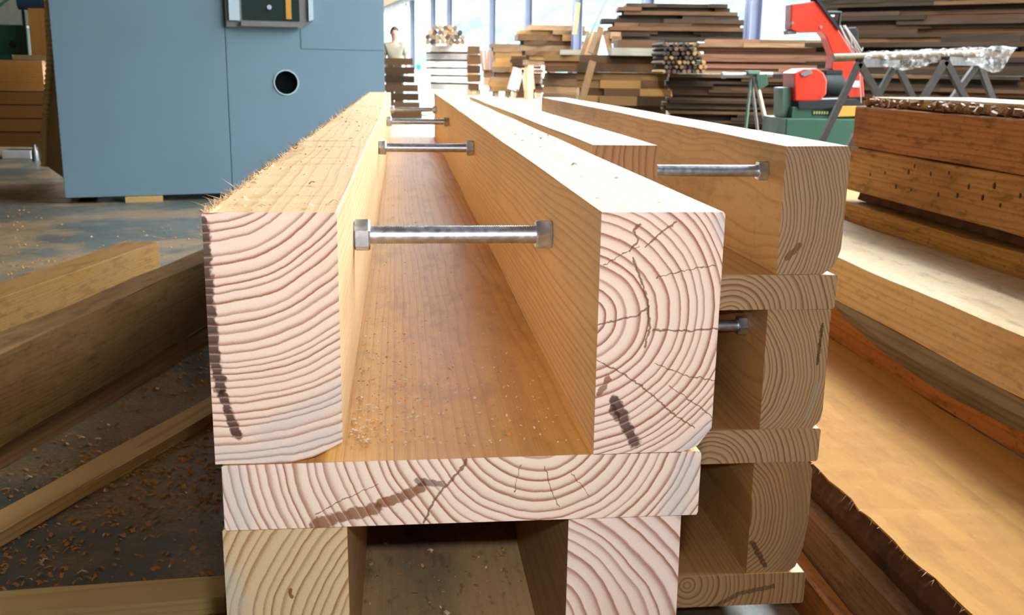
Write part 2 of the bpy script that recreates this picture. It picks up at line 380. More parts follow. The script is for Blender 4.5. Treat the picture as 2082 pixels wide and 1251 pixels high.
# upper right beam
XR = X0+.1+.2028
crk = [[(1216, 660), (1262, 650), (1290, 644), (1316, 628)], [(1288, 525), (1301, 565), (1316, 610), (1321, 668), (1310, 705)],
       [(1280, 512), (1298, 488), (1288, 470), (1303, 455)], [(1313, 502), (1345, 472), (1375, 452)], [(1328, 672), (1370, 672), (1406, 674), (1430, 670), (1462, 668)],
       [(1213, 732), (1275, 765), (1330, 805), (1372, 845), (1412, 870)], [(1330, 740), (1390, 762), (1452, 775)], [(1228, 540), (1262, 518), (1300, 500)],
       [(1335, 565), (1400, 548), (1455, 540)], [(1360, 785), (1420, 825), (1450, 850)]]
mRU = wood('pine_upper_right', loc_px(1183, 645, XR, Z1), .0102, PINE_S, PINE_SD, (.85, .665, .565), (.29, .095, .06), wob=.007, comp=2.4, seed=5.1, yf=2.6, spec=.22, rough=.6, dirt=.1, drift=(-.004, .01),
    cracks=[(pl_px(c, XR, Z1), w_) for c, w_ in zip(crk, (.0011, .0014, .0012, .0012, .0012, .0009, .0006, .0006, .0006, .0006))],
    stains=[(pl_px([(1250, 815), (1268, 855), (1290, 900)], XR, Z1), .0062, DARKRES, .9), (pl_px([(1237, 770), (1220, 800)], XR, Z1), .003, RES2, .8),
            (pl_px([(1245, 830), (1255, 850)], XR, Z1), .004, DARKRES, .8),
            (pl_px([(1395, 915), (1450, 870)], XR, Z1), .008, BLUEST, .55), (pl_px([(1465, 450), (1475, 480)], XR, Z1), .007, BLUEST, .45)])
me = beam_mesh('timber_beam', [(0, 0), (.074, 0), (.088, .006), (.0985, .021), (.0996, BH-.002), (.098, BH), (.001, BH), (0, BH-.001)], 4.13, 60, .0006, seed=2)
tag(link(me, 'timber_beam', mRU, None, (XR, D, Z1)), 'pale squared beam with cracked half-round growth rings, upper right of nearest stack', 'beam', 'beams of the nearest stack')
# board under them
ZB = Z1-BT; XB = -.1449
mB1 = wood('pine_board_upper', loc_px(1095, 845, XB, ZB), .0096, (.64, .35, .10), (.42, .19, .045), (.85, .69, .58), (.31, .12, .07), wob=.008, comp=.8, seed=9.7, yf=2.2, drift=(.01, -.006), bl=.55,
    blotch=(.5, .24, .06), spec=.15, dirt=.22,
    cracks=[(pl_px([(962, 905), (945, 945), (905, 990), (880, 1020), (862, 1062)], XB, ZB), .0016), (pl_px([(640, 1048), (700, 1015), (770, 985)], XB, ZB), .0006),
            (pl_px([(1108, 948), (1118, 990), (1136, 1030)], XB, ZB), .0006), (pl_px([(1058, 945), (1046, 1000)], XB, ZB), .0005), (pl_px([(1160, 960), (1200, 1010)], XB, ZB), .0005)],
    stains=[(pl_px([(640, 1068), (715, 1045), (765, 1035)], XB, ZB), .007, RES2, .85), (pl_px([(775, 1025), (830, 1005), (858, 990)], XB, ZB), .0055, RES2, .85),
            (pl_px([(850, 980), (900, 985)], XB, ZB), .004, DARKRES, .7),
            (pl_px([(470, 960), (490, 1060)], XB, ZB), .012, BLUEST, .4), (pl_px([(1400, 945), (1370, 1040)], XB, ZB), .013, BLUEST, .45)])
me = beam_mesh('timber_board', rect(.3896, BT, .002), 4.1, 40, .0008, seed=3)
tag(link(me, 'timber_board', mB1, None, (XB, D, ZB)), 'thick wide board with a slanting crack and brown stain under the two nearest beams', 'board', 'boards of the nearest stack')
# second layer
ZL2 = ZB-BH
x2a, x2b = uy(450, 1080, D).x, uy(706, 1080, D).x; x2c, x2d = uy(1157, 1070, D).x, uy(1388, 1060, D).x
mLL = wood('pine_lower_left', loc_px(905, 1290, x2a, ZL2), .0078, PINE_S, PINE_SD, (.62, .47, .27), (.30, .15, .06), wob=.008, seed=12.1,
    stains=[(pl_px([(462, 1180), (478, 1240)], x2a, ZL2), .012, (.42, .44, .42), .45), (pl_px([(588, 1205), (592, 1218)], x2a, ZL2), .002, RES2, .9)])
tag(link(beam_mesh('timber_beam', rect(x2b-x2a, BH-.001), 4.1, 30, .0006, seed=4), 'timber_beam', mLL, None, (x2a, D+.004, ZL2)),
    'yellowish beam with near-vertical growth rings, lower left of nearest stack', 'beam', 'beams of the nearest stack')
mRL = wood('pine_lower_right', loc_px(1040, 1345, x2c, ZL2), .0102, (.34, .2, .09), (.2, .09, .03), (.82, .68, .6), (.33, .15, .095), wob=.012, seed=15.4, comp=-.2)
tag(link(beam_mesh('timber_beam', rect(x2d-x2c, BH-.001), 4.1, 30, .0006, seed=5), 'timber_beam', mRL, None, (x2c, D+.004, ZL2)),
    'whitish beam with slanting wavy growth rings, lower right of nearest stack', 'beam', 'beams of the nearest stack')
ZB2 = ZL2-BT
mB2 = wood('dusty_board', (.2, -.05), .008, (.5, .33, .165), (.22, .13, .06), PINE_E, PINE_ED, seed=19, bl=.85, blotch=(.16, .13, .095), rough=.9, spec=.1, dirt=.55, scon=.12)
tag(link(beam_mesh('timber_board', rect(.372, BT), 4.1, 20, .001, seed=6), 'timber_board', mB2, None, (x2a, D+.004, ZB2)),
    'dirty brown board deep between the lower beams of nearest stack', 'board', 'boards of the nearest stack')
ZL3 = ZB2-BH; ZB3 = ZL3-BT
for xx, s_ in ((x2a, 'left'), (x2c, 'right')):
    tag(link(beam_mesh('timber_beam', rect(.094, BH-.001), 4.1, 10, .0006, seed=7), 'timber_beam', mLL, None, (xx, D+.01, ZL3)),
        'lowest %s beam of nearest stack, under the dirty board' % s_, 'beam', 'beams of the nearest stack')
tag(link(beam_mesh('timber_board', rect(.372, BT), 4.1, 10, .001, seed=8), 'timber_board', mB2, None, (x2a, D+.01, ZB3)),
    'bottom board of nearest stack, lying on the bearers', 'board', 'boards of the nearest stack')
M_OLD = wood('old_timber', (.1, -.1), .012, OLD_S, OLD_SD, (.4, .26, .14), (.16, .08, .03), rand=.2, seed=3)
for k, yb in enumerate((1.1, 2.6, 4.3)):
    tag(link(beam_mesh('bearer', rect(.12, ZB3), 1.0, 6, .001, seed=9+k), 'bearer', M_OLD, None, (-.25, yb+.12, 0), (0, 0, -PI/2)),
        'dark cross bearer on the floor under the two girder stacks, %s' % ('nearest the camera', 'halfway along', 'at the far end')[k], 'bearer', 'bearers under the girder stacks')

# threaded rods with nuts
def rod_mesh(L, r, pitch, n=20):
    mb = MB(); pts = []; rr = []
    k = int(L/pitch)
    for i in range(k):
        y = i*pitch; pts += [(y, 0, 0), (y+pitch*.5, 0, 0)]; rr += [r*.9, r]
    mb.tube(pts, rr, n); return mb
def nut_mb(x0, x1, R, bore):
    mb = MB(); n = 6; c = .0016; prof = [(x0, R*.9), (x0+c, R), (x1-c, R), (x1, R*.9)]; vs_ = []; fs_ = []
    for (x, q) in prof:
        for k in range(n): a = 2*PI*k/n+PI/6; vs_.append((x, q*math.cos(a), q*math.sin(a)))
    for i in range(3):
        for k in range(n): fs_.append((i*n+k, i*n+(k+1) % n, (i+1)*n+(k+1) % n, (i+1)*n+k))
    fs_ += [tuple(range(n)), tuple(range(4*n-1, 3*n-1, -1))]
    mb.add(vs_, fs_); return mb
def rod(loc, label, L=.2028, R=.0165, twist=0., rz=0., proto=[]):
    t = empty('threaded_rod', loc, rz)
    if not proto:
        proto.append(rod_mesh(L, .0096, .00245).mesh('shaft')); proto[0].materials.append(M_ZINC)
        proto[0].polygons.foreach_set('use_smooth', [True]*len(proto[0].polygons))
        for a in ((.0003, .0165), (L-.0168, L-.0003)): m_ = nut_mb(*a, R, .01).mesh('nut'); m_.materials.append(M_ZINC); proto.append(m_)
    link(proto[0], 'shaft', None, t)
    link(proto[1], 'nut', None, t, rot=(twist, 0, 0)); link(proto[2], 'nut', None, t, rot=(twist*.7+.35, 0, 0))
    return tag(t, label, 'threaded rod', 'threaded rods between the girder beams')
xl = X0+.1
rod((xl, 1.04, .805), 'shiny zinc threaded rod with two nuts, the nearest one across the trough', twist=.1)
rod((xl, 2.2, .808), 'zinc threaded rod with nuts, second from the camera across the nearest trough', twist=.5)
rod((xl, 3.4, .804), 'small zinc threaded rod with nuts, third from the camera across the nearest trough', twist=.2)
rod((xl, 4.62, .797), 'farthest zinc threaded rod at the end of the nearest trough', twist=.8)

# ------------------------------------------------------------------ the second stack of box girders
DR, XS = 1.5214, .2729
rights = [uy(1722, 400, DR).x, uy(1682, 720, DR).x, uy(1649, 1030, DR).x]
brights = [uy(1697, 590, DR).x, uy(1664, 905, DR).x, uy(1632, 1210, DR).x]
piths = [(1395, 440), (1440, 760), (1440, 1040)]; bpith = [(1475, 655), (1440, 960), (1400, 1190)]
rn = ['top', 'middle', 'lowest']
z = TOP
secs = [[(0, 0), (.075, 0), (.092, .012), (.102, .04), (.1035, BH-.004), (.1, BH), (0, BH)],
        [(0, 0), (.088, 0), (.1, .012), (.1035, .03), (.1035, BH-.002), (.1015, BH), (0, BH)],
        [(0, 0), (.072, 0), (.085, .01), (.095, .045), (.1, .09), (.1015, .14), (.1005, .185), (.092, BH), (0, BH)]]
for k in range(3):
    zb = z-BH; xr = rights[k]-.1035; xL = xr-.202-.1
    ec = ((.62, .47, .32), (.60, .46, .29), (.52, .36, .19))[k]
    st = []
    if k == 0: st = [(pl_px([(1600, 525), (1625, 500)], xr, zb, DR), .006, RES2, .7)]
    if k == 1: st = [(pl_px([(1672, 660), (1662, 740)], xr, zb, DR), .003, DARKRES, .8), (pl_px([(1665, 780), (1640, 850)], xr, zb, DR), .004, BLUEST, .5)]
    if k == 2: st = [(pl_px([(1530, 1105), (1555, 1150)], xr, zb, DR), .006, DARKRES, .75), (pl_px([(1625, 960), (1625, 1080), (1600, 1160)], xr, zb, DR), .02, (.36, .24, .15), .6)]
    mR = wood('pine_second_%d' % k, loc_px(*piths[k], xr, zb, DR), .0088, (.58, .36, .16), (.36, .17, .06), ec, (.24, .1, .045), wob=.012, comp=1.4, seed=22+k*3.3, yf=2.4, dirt=.25, stains=st, bl=.7, blotch=(.25, .14, .06))
    tag(link(beam_mesh('timber_beam', secs[k], 2.8, 30, .0007, seed=20+k), 'timber_beam', mR, None, (xr, DR, zb)),
        ['squared beam with rounded lower right corner at the top right of the second stack', 'squared beam with dense curved growth rings in the middle layer of the second stack',
         'brownish round-cornered beam in the lowest layer of the second stack'][k], 'beam', 'right beams of the second stack')
    pL = loc_px(1600, 330, xL, zb, DR+.02) if k == 0 else (.3, .1)
    mL = wood('pine_second_left_%d' % k, pL, .0105, (.66, .45, .24), (.42, .22, .08), (.58, .34, .19), (.34, .13, .06), seed=31+k*2.)
    tag(link(beam_mesh('timber_beam', rect(.1, BH), 2.82, 20, .0006, seed=30+k), 'timber_beam', mL, None, (xL, DR-.01 if k == 0 else DR+.02, zb)),
        ['beam with orange end grain half hidden behind the nearest stack', 'left beam of the second stack hidden in the middle layer', 'left beam of the second stack hidden in the lowest layer'][k], 'beam', 'left beams of the second stack')
    zb2 = zb-BT; xb = brights[k]-.40
    stb = []
    if k == 2: stb = [(pl_px([(1440, 1238), (1500, 1205), (1570, 1190)], xb, zb2, DR), .005, DARKRES, .6)]
    mB = wood('pine_second_board_%d' % k, loc_px(*bpith[k], xb, zb2, DR), .0092, (.58, .36, .16), (.36, .17, .06), ec, (.27, .115, .05), wob=.008, comp=.3, seed=41+k*2., stains=stb)
    tag(link(beam_mesh('timber_board', rect(.40, BT, .003), 2.8, 20, .0008, seed=40+k), 'timber_board', mB, None, (xb, DR-.004, zb2)),
        'thick board under the %s beam of the second stack' % ['round-cornered top', 'dense-ringed middle', 'brownish lowest'][k], 'board', 'boards of the second stack')
    if k == 0: rod((xL+.1, 1.6, .818), 'dull grey threaded rod with nut across the top of the second stack', twist=.3)
    if k == 1: rod((xL+.1, 1.62, zb+.15), 'shadowed threaded rod in the middle layer of the second stack', twist=.3)
    z = zb2

# ------------------------------------------------------------------ timbers lying left
def timber(name, label, cat, a, b, w, h, mat, group=None, side=-1, e0=0., e1=0., seed=0, c=.003, ny=24, rough=.002):
    """timber whose near lower arris runs from a to b; its width goes to the left (side -1) or right (+1) of that line"""
    a = Vector(a); b = Vector(b); t = (b-a); t.z = 0; t.normalize(); a = a-t*e0; L = (b+t*e1-a).length
    sec = rect(w, h, c); sec = [(x-w if side < 0 else x, zz) for x, zz in sec]
    th = math.atan2(-t.x, t.y)
    return tag(link(beam_mesh(name, sec, L, ny, rough, seed=seed), name, mat, None, a, (0, 0, th)), label, cat, group)
SH_S, SH_SD = (.23, .118, .032), (.11, .045, .011)
mA = wood('left_timber', (-.05, -.08), .011, SH_S, SH_SD, (.4, .26, .12), (.2, .1, .04), seed=51, dirt=.35, spec=.1, rough=.8, bl=.8, blotch=(.22, .12, .045), wob=.02)
mBt = wood('left_timber_long', (-.02, -.15), .012, (.135, .064, .017), (.062, .025, .007), (.4, .26, .12), (.2, .1, .04), seed=57, dirt=.35, spec=.1, rough=.8, bl=.85, blotch=(.2, .11, .04), wob=.03)
mC = wood('left_lath', (-.05, -.1), .010, (.66, .42, .16), (.4, .2, .06), (.4, .26, .12), (.2, .1, .04), seed=61)
mDp = wood('left_pale_board', (-.03, -.1), .012, (.8, .6, .25), (.55, .35, .1), (.5, .34, .12), (.3, .17, .05), seed=66, bl=.3)
G = 'loose timbers on the floor left of the stacks'
timber('loose_timber', 'short squared timber with a square end, farthest of the loose timbers left', 'timber', uz(0, 682, 0), uz(325, 547, 0), .16, .135, mA, G, e0=.6, seed=51)
timber('loose_timber', 'tall long timber lying left of the nearest stack, second from the floor', 'timber', uz(0, 912, .082), uz(410, 669, .082), .105, .228, mBt, G, e0=.6, e1=.5, seed=52, rough=.004)
timber('loose_timber', 'low bark-edged timber under the tall long timber on the left', 'timber', uz(0, 958, 0), uz(330, 760, 0), .13, .073, M_OLD, G, e0=.6, e1=.5, seed=53, rough=.006)
timber('lath', 'flat brown lath lying slantwise on the floor left of nearest stack', 'lath', uz(0, 1116, 0), uz(425, 864, 0), .085, .032, mC, G, e0=.3, e1=.35, seed=54)
a, b = uz(0, 1285, 0), uz(458, 1248, 0)
timber('pale_board', 'pale yellow board on the floor at the bottom left corner', 'board', a, b, .085, .035, mDp, G, side=1 if False else -1, e0=.3, e1=0, seed=55)

# ------------------------------------------------------------------ heavy timbers lying right (they run along Y like the stacks)
def ytimber(name, label, cat, x0, x1, z0, z1, y0, y1, mat, group=None, seed=0, rough=.002, c=.004, edge=None, sec=None, ny=30):
    w = x1-x0; h = z1-z0
    return tag(link(beam_mesh(name, sec or rect(w, h, c), y1-y0, ny, rough, edge=edge, seed=seed), name, mat, None, (x0, y0, z0)), label, cat, group)
GR = 'heavy timbers right of the stacks'
mH = wood('wide_slab', (.1, -.5), .03, (.46, .24, .06), (.3, .14, .03), (.4, .26, .12), (.2, .1, .04), seed=71, wob=.03, bl=.4, dirt=.15, rough=.8, spec=.15, blotch=(.42, .2, .05), scon=.45)
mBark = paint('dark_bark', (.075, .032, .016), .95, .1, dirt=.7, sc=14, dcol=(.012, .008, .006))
mK = wood('red_brown_timber', (.1, -.2), .014, (.34, .13, .03), (.16, .055, .015), (.4, .26, .12), (.2, .1, .04), seed=75, wob=.03, bl=.9, dirt=.5, rough=.8, spec=.15, blotch=(.2, .075, .02))
mG = wood('weathered_pale_timber', (.1, -.4), .02, (.58, .45, .28), (.38, .24, .11), (.5, .36, .2), (.3, .18, .08), seed=79, wob=.03, bl=.6, dirt=.3, rough=.75, spec=.2, blotch=(.44, .27, .11))
mG1 = wood('ochre_timber', (.1, -.2), .016, (.44, .24, .065), (.24, .1, .025), (.4, .26, .12), (.2, .1, .04), seed=83, wob=.02, bl=.6, dirt=.5, rough=.8, spec=.15)
mE = wood('worm_holed_timber', (.15, -.2), .016, (.44, .235, .085), (.2, .085, .03), (.4, .26, .12), (.2, .1, .04), seed=87, wob=.03, bl=.8, dirt=.5, rough=.8, spec=.15, blotch=(.19, .085, .035))
# wide slab with a waney, bark-covered edge
W_ = .43
sl_ = ytimber('wide_slab', 'broad golden slab with a barky edge lying beside the second stack', 'slab', .79, .79+W_, .172, .232, .35, 4.2, mH, GR, seed=71, edge=5,
        sec=[(.03, 0), (W_-.002, 0), (W_, .004), (W_, .058), (W_-.002, .06), (0, .06), (.008, .035)], ny=90)
bk = MB(); rs = random.Random(3); nb = 240; vs_ = []; fs_ = []
for j in range(nb+1):                                     # uneven bark clinging to the edge
    y = j/nb*3.8+.02; n1 = mnoise.noise(Vector((y*5, 1, 0))); n2 = mnoise.noise(Vector((y*38, 3, 0))); n3 = mnoise.noise(Vector((y*90, 7, 0)))
    o_ = .012+.012*n1+.005*n2+.003*n3; zt_ = .054+.006*n2-.01*max(0, n1); zb_ = -.004+.008*n1+.004*n3
    vs_ += [(.003, y, zt_), (-o_*.6, y, zt_-.014), (-o_, y, .024+.004*n3), (-o_*.4, y, zb_), (.04, y, zb_+.004), (.03, y, .05)]
for j in range(nb):
    for i_ in range(6): fs_.append((j*6+i_, (j+1)*6+i_, (j+1)*6+(i_+1) % 6, j*6+(i_+1) % 6))
fs_ += [(0, 1, 2, 3, 4, 5), tuple(nb*6+i_ for i_ in (5, 4, 3, 2, 1, 0))]; bk.add(vs_, fs_)
tag(bk.build('bark_edge', mBark, sl_), 'dark flaking bark along the slab edge')
fb = MB()
for k in range(60):
    y = rs.uniform(.6, 2.2); L = rs.uniform(.006, .018); b = Vector((.0, y, .059)); d = Vector((-.5, rs.uniform(-1, .3), rs.uniform(-1.2, .2))).normalized()*L
    s_ = Vector((0, .0007, 0)); fb.add([b-s_, b+s_, b+Vector((.001, 0, -.001)), b+d], [(0, 1, 3), (1, 2, 3), (2, 0, 3), (0, 2, 1)])
tag(fb.build('splinters', M_SPL, sl_), kind='stuff')
mUnd = wood('grey_brown_timber', (.1, -.2), .014, (.23, .125, .06), (.1, .05, .022), (.4, .26, .12), (.2, .1, .04), seed=91, wob=.03, bl=.8, dirt=.5, rough=.8, spec=.15, blotch=(.1, .06, .035))
ytimber('floor_timber', 'grey-brown timber under the broad slab at the lower right', 'timber', .755, .93, .03, .165, .5, 4.1, mUnd, GR, seed=72, rough=.004)
ytimber('floor_timber', 'low reddish timber on the floor between second stack and slab', 'timber', .715, .75, .0, .09, .5, 3.9, mK, GR, seed=73, rough=.003)
ytimber('floor_timber', 'hidden timber under the right half of the broad slab', 'timber', .98, 1.2, .03, .168, .5, 4.1, mUnd, GR, seed=74, rough=.003)
for k, yb in enumerate((.8, 2.6, 3.9)):
    tag(link(beam_mesh('bearer', rect(.08, .028), 1.25, 3, .001, seed=19+k), 'bearer', M_OLD, None, (.76, yb, 0), (0, 0, -PI/2)),
        'thin floor bearer under the slab and heavy timbers, %s' % ('nearest', 'middle', 'farthest')[k], 'bearer', 'bearers under the heavy timbers')
# red-brown beam with a waney, stained side
w = .33
kb = ytimber('waney_beam', 'red-brown beam with dark waney patch on its side, above the broad slab', 'beam', 1.215, 1.215+w, .234, .352, .35, 4.3, mK, GR, seed=76, rough=.003)
wp = MB(); nw = 40; vs_ = []; fs_ = []
for j in range(nw+1):                                     # the waney patch: a bark scar swelling along the side
    s_ = j/nw; y = 1.15+s_*1.25; amp = math.sin(PI*s_)**.7; jz = mnoise.noise(Vector((y*9, 2, 0)))*.006
    zt = .116; zb = .112-amp*(.075)+jz
    vs_ += [(-.001, y, zt), (-.008*amp-.001, y, (zt+zb)/2), (-.001, y, zb), (.02, y, zb+.002), (.02, y, zt)]
for j in range(nw):
    for i in range(5): fs_.append((j*5+i, (j+1)*5+i, (j+1)*5+(i+1) % 5, j*5+(i+1) % 5))
fs_ += [(0, 1, 2, 3, 4), tuple(nw*5+i for i in (4, 3, 2, 1, 0))]
wp.add(vs_, fs_); mScar = wood('bark_scar', (0, -.1), .02, (.2, .145, .085), (.05, .04, .03), (.2, .14, .08), (.05, .04, .03), seed=95, bl=.95, blotch=(.035, .035, .035), wob=.03)
tag(wp.build('bark_scar', mScar, kb), 'grey-black bark scar')
ytimber('weathered_plank', 'thick plank with whitish weathered top and brown side, above the red-brown beam', 'plank', 1.205, 1.40, .354, .474, .35, 4.4, mG, GR, seed=77, rough=.003)
ytimber('weathered_plank', 'dusty tan-topped plank lying right beside the whitish plank', 'plank', 1.404, 1.585, .354, .462, .35, 4.5, mG, GR, seed=78, rough=.004)
ytimber('ochre_beam', 'ochre beam showing as narrow strip under the dark gap on the right', 'beam', 1.60, 1.9, .234, .523, .35, 4.6, mG1, GR, seed=79, rough=.003)
ytimber('shade_strip', 'nearly black strip standing in for the shadow gap below the worm-holed timbers', 'beam', 1.645, 1.94, .530, .557, .35, 3.55, mBark, GR, seed=80, rough=.003)  # near-black strip coloured as the shadow in the recess
for k, yb in enumerate((.9, 2.7, 4.1)):
    tag(link(beam_mesh('bearer', rect(.08, .23), .5, 3, .001, seed=29+k), 'bearer', M_OLD, None, (1.45, yb, 0), (0, 0, -PI/2)),
        'tall block under the ochre beam on the right, %s' % ('nearest', 'middle', 'farthest')[k], 'bearer', 'blocks under the ochre beam')
e1 = ytimber('squared_timber', 'tan squared timber peppered with small dark holes on the right', 'timber', 1.622, 1.94, .561, .716, .35, 3.6, mE, GR, seed=81, rough=.0015)
hm = MB().tube([(0, 0, 0), (.004, 0, 0)], .5, 8).mesh('nail_hole'); hm.materials.append(M_BLACK)
for (px, py) in ((1800, 352), (1848, 350), (1893, 354), (1930, 352), (1822, 380), (1853, 386), (1970, 380), (2022, 378), (1998, 402), (1908, 396), (2034, 418), (1860, 338), (1770, 355), (1947, 398), (2075, 398)):
    q = ux(px, py, 1.622); o = link(hm, 'nail_hole', None, e1, (q.x-1.622-.0022, q.y-.35, q.z-.561)); k = random.uniform(.007, .013); o.scale = (1, k*.8, k*1.4)
mE2 = wood('reddish_timber', (.15, -.2), .016, (.42, .185, .075), (.19, .07, .028), (.4, .26, .12), (.2, .1, .04), seed=88, wob=.03, bl=.8, dirt=.5, rough=.8, spec=.15, blotch=(.17, .075, .035))
ytimber('squared_timber', 'reddish squared timber stacked on the tan holed timber', 'timber', 1.63, 1.945, .718, .862, .35, 3.6, mE2, GR, seed=82, rough=.0015)
tp = ytimber('bark_slab', 'thin slab with dazzling white top and crumbling edge, topmost on the right', 'slab', 1.665, 2.05, .864, .898, .35, 3.55, mG, GR, seed=83, rough=.002, ny=60)
cr = MB(); rs = random.Random(9)
for k in range(160):
    y = 3.2*(1-rs.random()**1.6*.5); s_ = rs.uniform(.006, .018)
    cr.box((rs.uniform(-.02, .004), y, rs.uniform(.004, .024)), (s_, s_*1.4, s_*.8), Matrix.Rotation(rs.random()*3, 3, 'X') @ Matrix.Rotation(rs.random()*3, 3, 'Z'))
cru = wood('crumbled_bark', (0, 0), .01, (.34, .18, .08), (.1, .045, .02), (.34, .18, .08), (.1, .045, .02), seed=99, bl=.9, blotch=(.08, .045, .025), wob=.05, yf=30)
tag(cr.build('crumbs', cru, tp), 'crumbling brown bark crumbs', kind='stuff')

# ------------------------------------------------------------------ the big blue-grey machine
MA = Vector((-2.39, 7.555, 0)); mang = math.atan2(.269, .963); MW, MD, MH, MZ = 2.35, 1.55, 2.35, .045
mach = tag(empty('machine_cabinet', MA, mang), 'big blue-grey sheet-metal machine cabinet with dark window and round hole', 'machine')
MB().box2((.02, .03, MZ), (MW, MD, MH)).build('body', M_BLUE, mach)
MB().box2((0, 0, MZ), (1.158, .03, MH)).build('door', M_BLUE, mach, bevel=.004)
hx, hz_, hr, hs = 1.59, .862, .088, .15
fp = MB(); xs = [1.164, hx-hs, hx+hs, MW]; zs = [MZ, hz_-hs, hz_+hs, MH]
for i in range(3):
    for j in range(3):
        if i == 1 and j == 1: continue
        fp.add([(xs[i], 0, zs[j]), (xs[i+1], 0, zs[j]), (xs[i+1], 0, zs[j+1]), (xs[i], 0, zs[j+1])], [(0, 1, 2, 3)])
ng = 48; vs_ = []; fs_ = []
for k in range(ng):
    a = 2*PI*k/ng; c_, s_ = math.cos(a), math.sin(a); q = hs/max(abs(c_), abs(s_))
    vs_ += [(hx+q*c_, 0, hz_+q*s_), (hx+hr*c_, 0, hz_+hr*s_), (hx+hr*c_, .028, hz_+hr*s_)]
for k in range(ng):
    a = 3*k; b = 3*((k+1) % ng); fs_ += [(a, b, b+1, a+1), (a+1, b+1, b+2, a+2)]
fp.add(vs_, fs_); fp.build('front_panel', M_BLUE, mach)
MB().tube([(hx, .0295, hz_), (hx, .0255, hz_)], hr*.995, 32).build('hole_dark_disc', paint('hole_shade', (.002, .003, .004), .9, .05), mach)  # shallow disc painted near-black as the darkness inside the hole
col = MB(); vs_ = []; fs_ = []
for k in range(ng):
    a = 2*PI*k/ng
    for (q, y) in ((hr*1.06, 0), (hr*1.06, -.006), (hr*.97, -.006), (hr*.97, .01)): vs_.append((hx+q*math.cos(a), y, hz_+q*math.sin(a)))
for k in range(ng):
    for i in range(3): fs_.append((4*k+i, 4*((k+1) % ng)+i, 4*((k+1) % ng)+i+1, 4*k+i+1))
col.add(vs_, fs_); col.build('hole_collar', M_BLUE2, mach, smooth=True)
# inset panel outline right of the window
MB().box2((1.71, -.004, 1.11), (MW-.005, 0, MH-.02)).build('cover_plate', M_BLUE, mach, bevel=.0015)
# window housing
wf = empty('window_housing', (0, 0, 0)); wf.parent = mach
win = MB().prism([(1.17, 1.255), (1.70, 1.255), (1.80, 1.31), (1.80, 1.9), (1.17, 1.9)], -.03, 0).build('window_frame', M_GREYM, wf)
MB().box2((1.285, -.034, 1.305), (1.70, -.028, 1.88)).build('glass', M_DARKGLASS, wf)
MB().box2((1.19, -.05, 1.30), (1.265, -.03, 1.9)).build('window_strip', M_BLUE2, wf)
MB().prism([(1.765, 1.31), (1.80, 1.32), (1.80, 1.9), (1.765, 1.9)], -.05, -.03).build('window_strip', M_BLUE2, wf)
MB().box2((1.27, -.06, 1.262), (1.69, -.03, 1.295)).build('window_ledge', M_GREYM, wf)
MB().box2((1.60, -.040, 1.32), (1.64, -.034, 1.6)).build('yellow_reflection', M_YEL, wf)  # yellow strip built in place of a reflection in the glass
MB().tube([(1.48, -.035, 1.40), (1.48, -.045, 1.40)], .017, 12).build('bolt', M_ZINC, wf)  # small zinc disc on the front of the glass
# tan side with ribbed edge
mi = Matrix.Translation(MA) @ Matrix.Rotation(mang, 4, 'Z'); mi.invert()
def ml(px, py, Y): return mi @ uy(px, py, Y)
fr_ = [ml(*p, 8.1) for p in ((100, -150), (99, 40), (104, 110), (98, 180), (94, 250), (91, 335), (135, 366), (112, 60), (104, -150))]
bk_ = [v+Vector((0, .45, 0)) for v in fr_]; n_ = len(fr_); sp_ = MB()
sp_.add(fr_+bk_, [tuple(range(n_)), tuple(range(2*n_-1, n_-1, -1))]+[(k, k+n_, (k+1) % n_+n_, (k+1) % n_) for k in range(n_)]); sp_.build('side_panel', M_TAN, mach)
path = [ml(*p, 8.02) for p in ((101, -170), (98, -60), (98, 40), (102, 110), (97, 180), (92, 250), (90, 345))]; rb = MB(); fine_ = []
for k in range(len(path)-1):
    for q_ in range(14): fine_.append(path[k].lerp(path[k+1], q_/14))
rb.tube(fine_, [.030 if k % 2 else .021 for k in range(len(fine_))], 10)
rb.build('ribbed_hose', M_RIB, mach, smooth=True)
for (x, y) in ((.15, .35), (2.2, .35), (.15, 1.4), (2.2, 1.4)): MB().box2((x-.06, y-.06, 0), (x+.06, y+.06, MZ)).build('foot', M_BLACK, mach)
def mloc(x, y, z=0): return MA+Vector((x*math.cos(mang)-y*math.sin(mang), x*math.sin(mang)+y*math.cos(mang), z))
tag(link(beam_mesh('wood_block', rect(.26, .04), .09, 2, .001), 'wood_block', mDp, None, mloc(.40, -.02), (0, 0, mang)), 'small pale wooden block under the front edge of blue-grey machine', 'block')

# ------------------------------------------------------------------ far left: crate wall of planks, green machine, post
YL = 11.3
mCr = wood('orange_planks', (-.1, -.2), .02, (.42, .19, .05), (.25, .1, .025), (.4, .2, .08), (.2, .1, .04), seed=103, rand=.3, wob=.03)
ys_ = [300, 268.5, 241, 213.5, 186, 122]
for k in range(5):
    za = uy(40, ys_[k], YL).z+.006; zb = uy(40, ys_[k+1], YL).z-.006; xa = uy(-260, 200, YL).x; xb = uy(93-k*.3, 200, YL).x
    tag(link(beam_mesh('stacked_plank', [(-.5, 0), (0, 0), (0, zb-za), (-.5, zb-za)], xb-xa, 8, .002, seed=k), 'stacked_plank', mCr, None, (xa, YL, za), (0, 0, -PI/2)),
        'orange plank in the pile far left, %s' % ('lowest', 'second from the bottom', 'third from the bottom', 'fourth from the bottom', 'widest at the top')[k], 'plank', 'orange planks piled far left')
zt = uy(40, 122, YL).z; z3 = uy(40, 300, YL).z
tag(MB().box2((uy(4, 310, YL).x, YL-.02, 0), (uy(64, 310, YL).x, YL+.2, z3-.03)).build('white_block', M_WHITE, bevel=.01), 'white block on the floor under the orange plank pile', 'block')
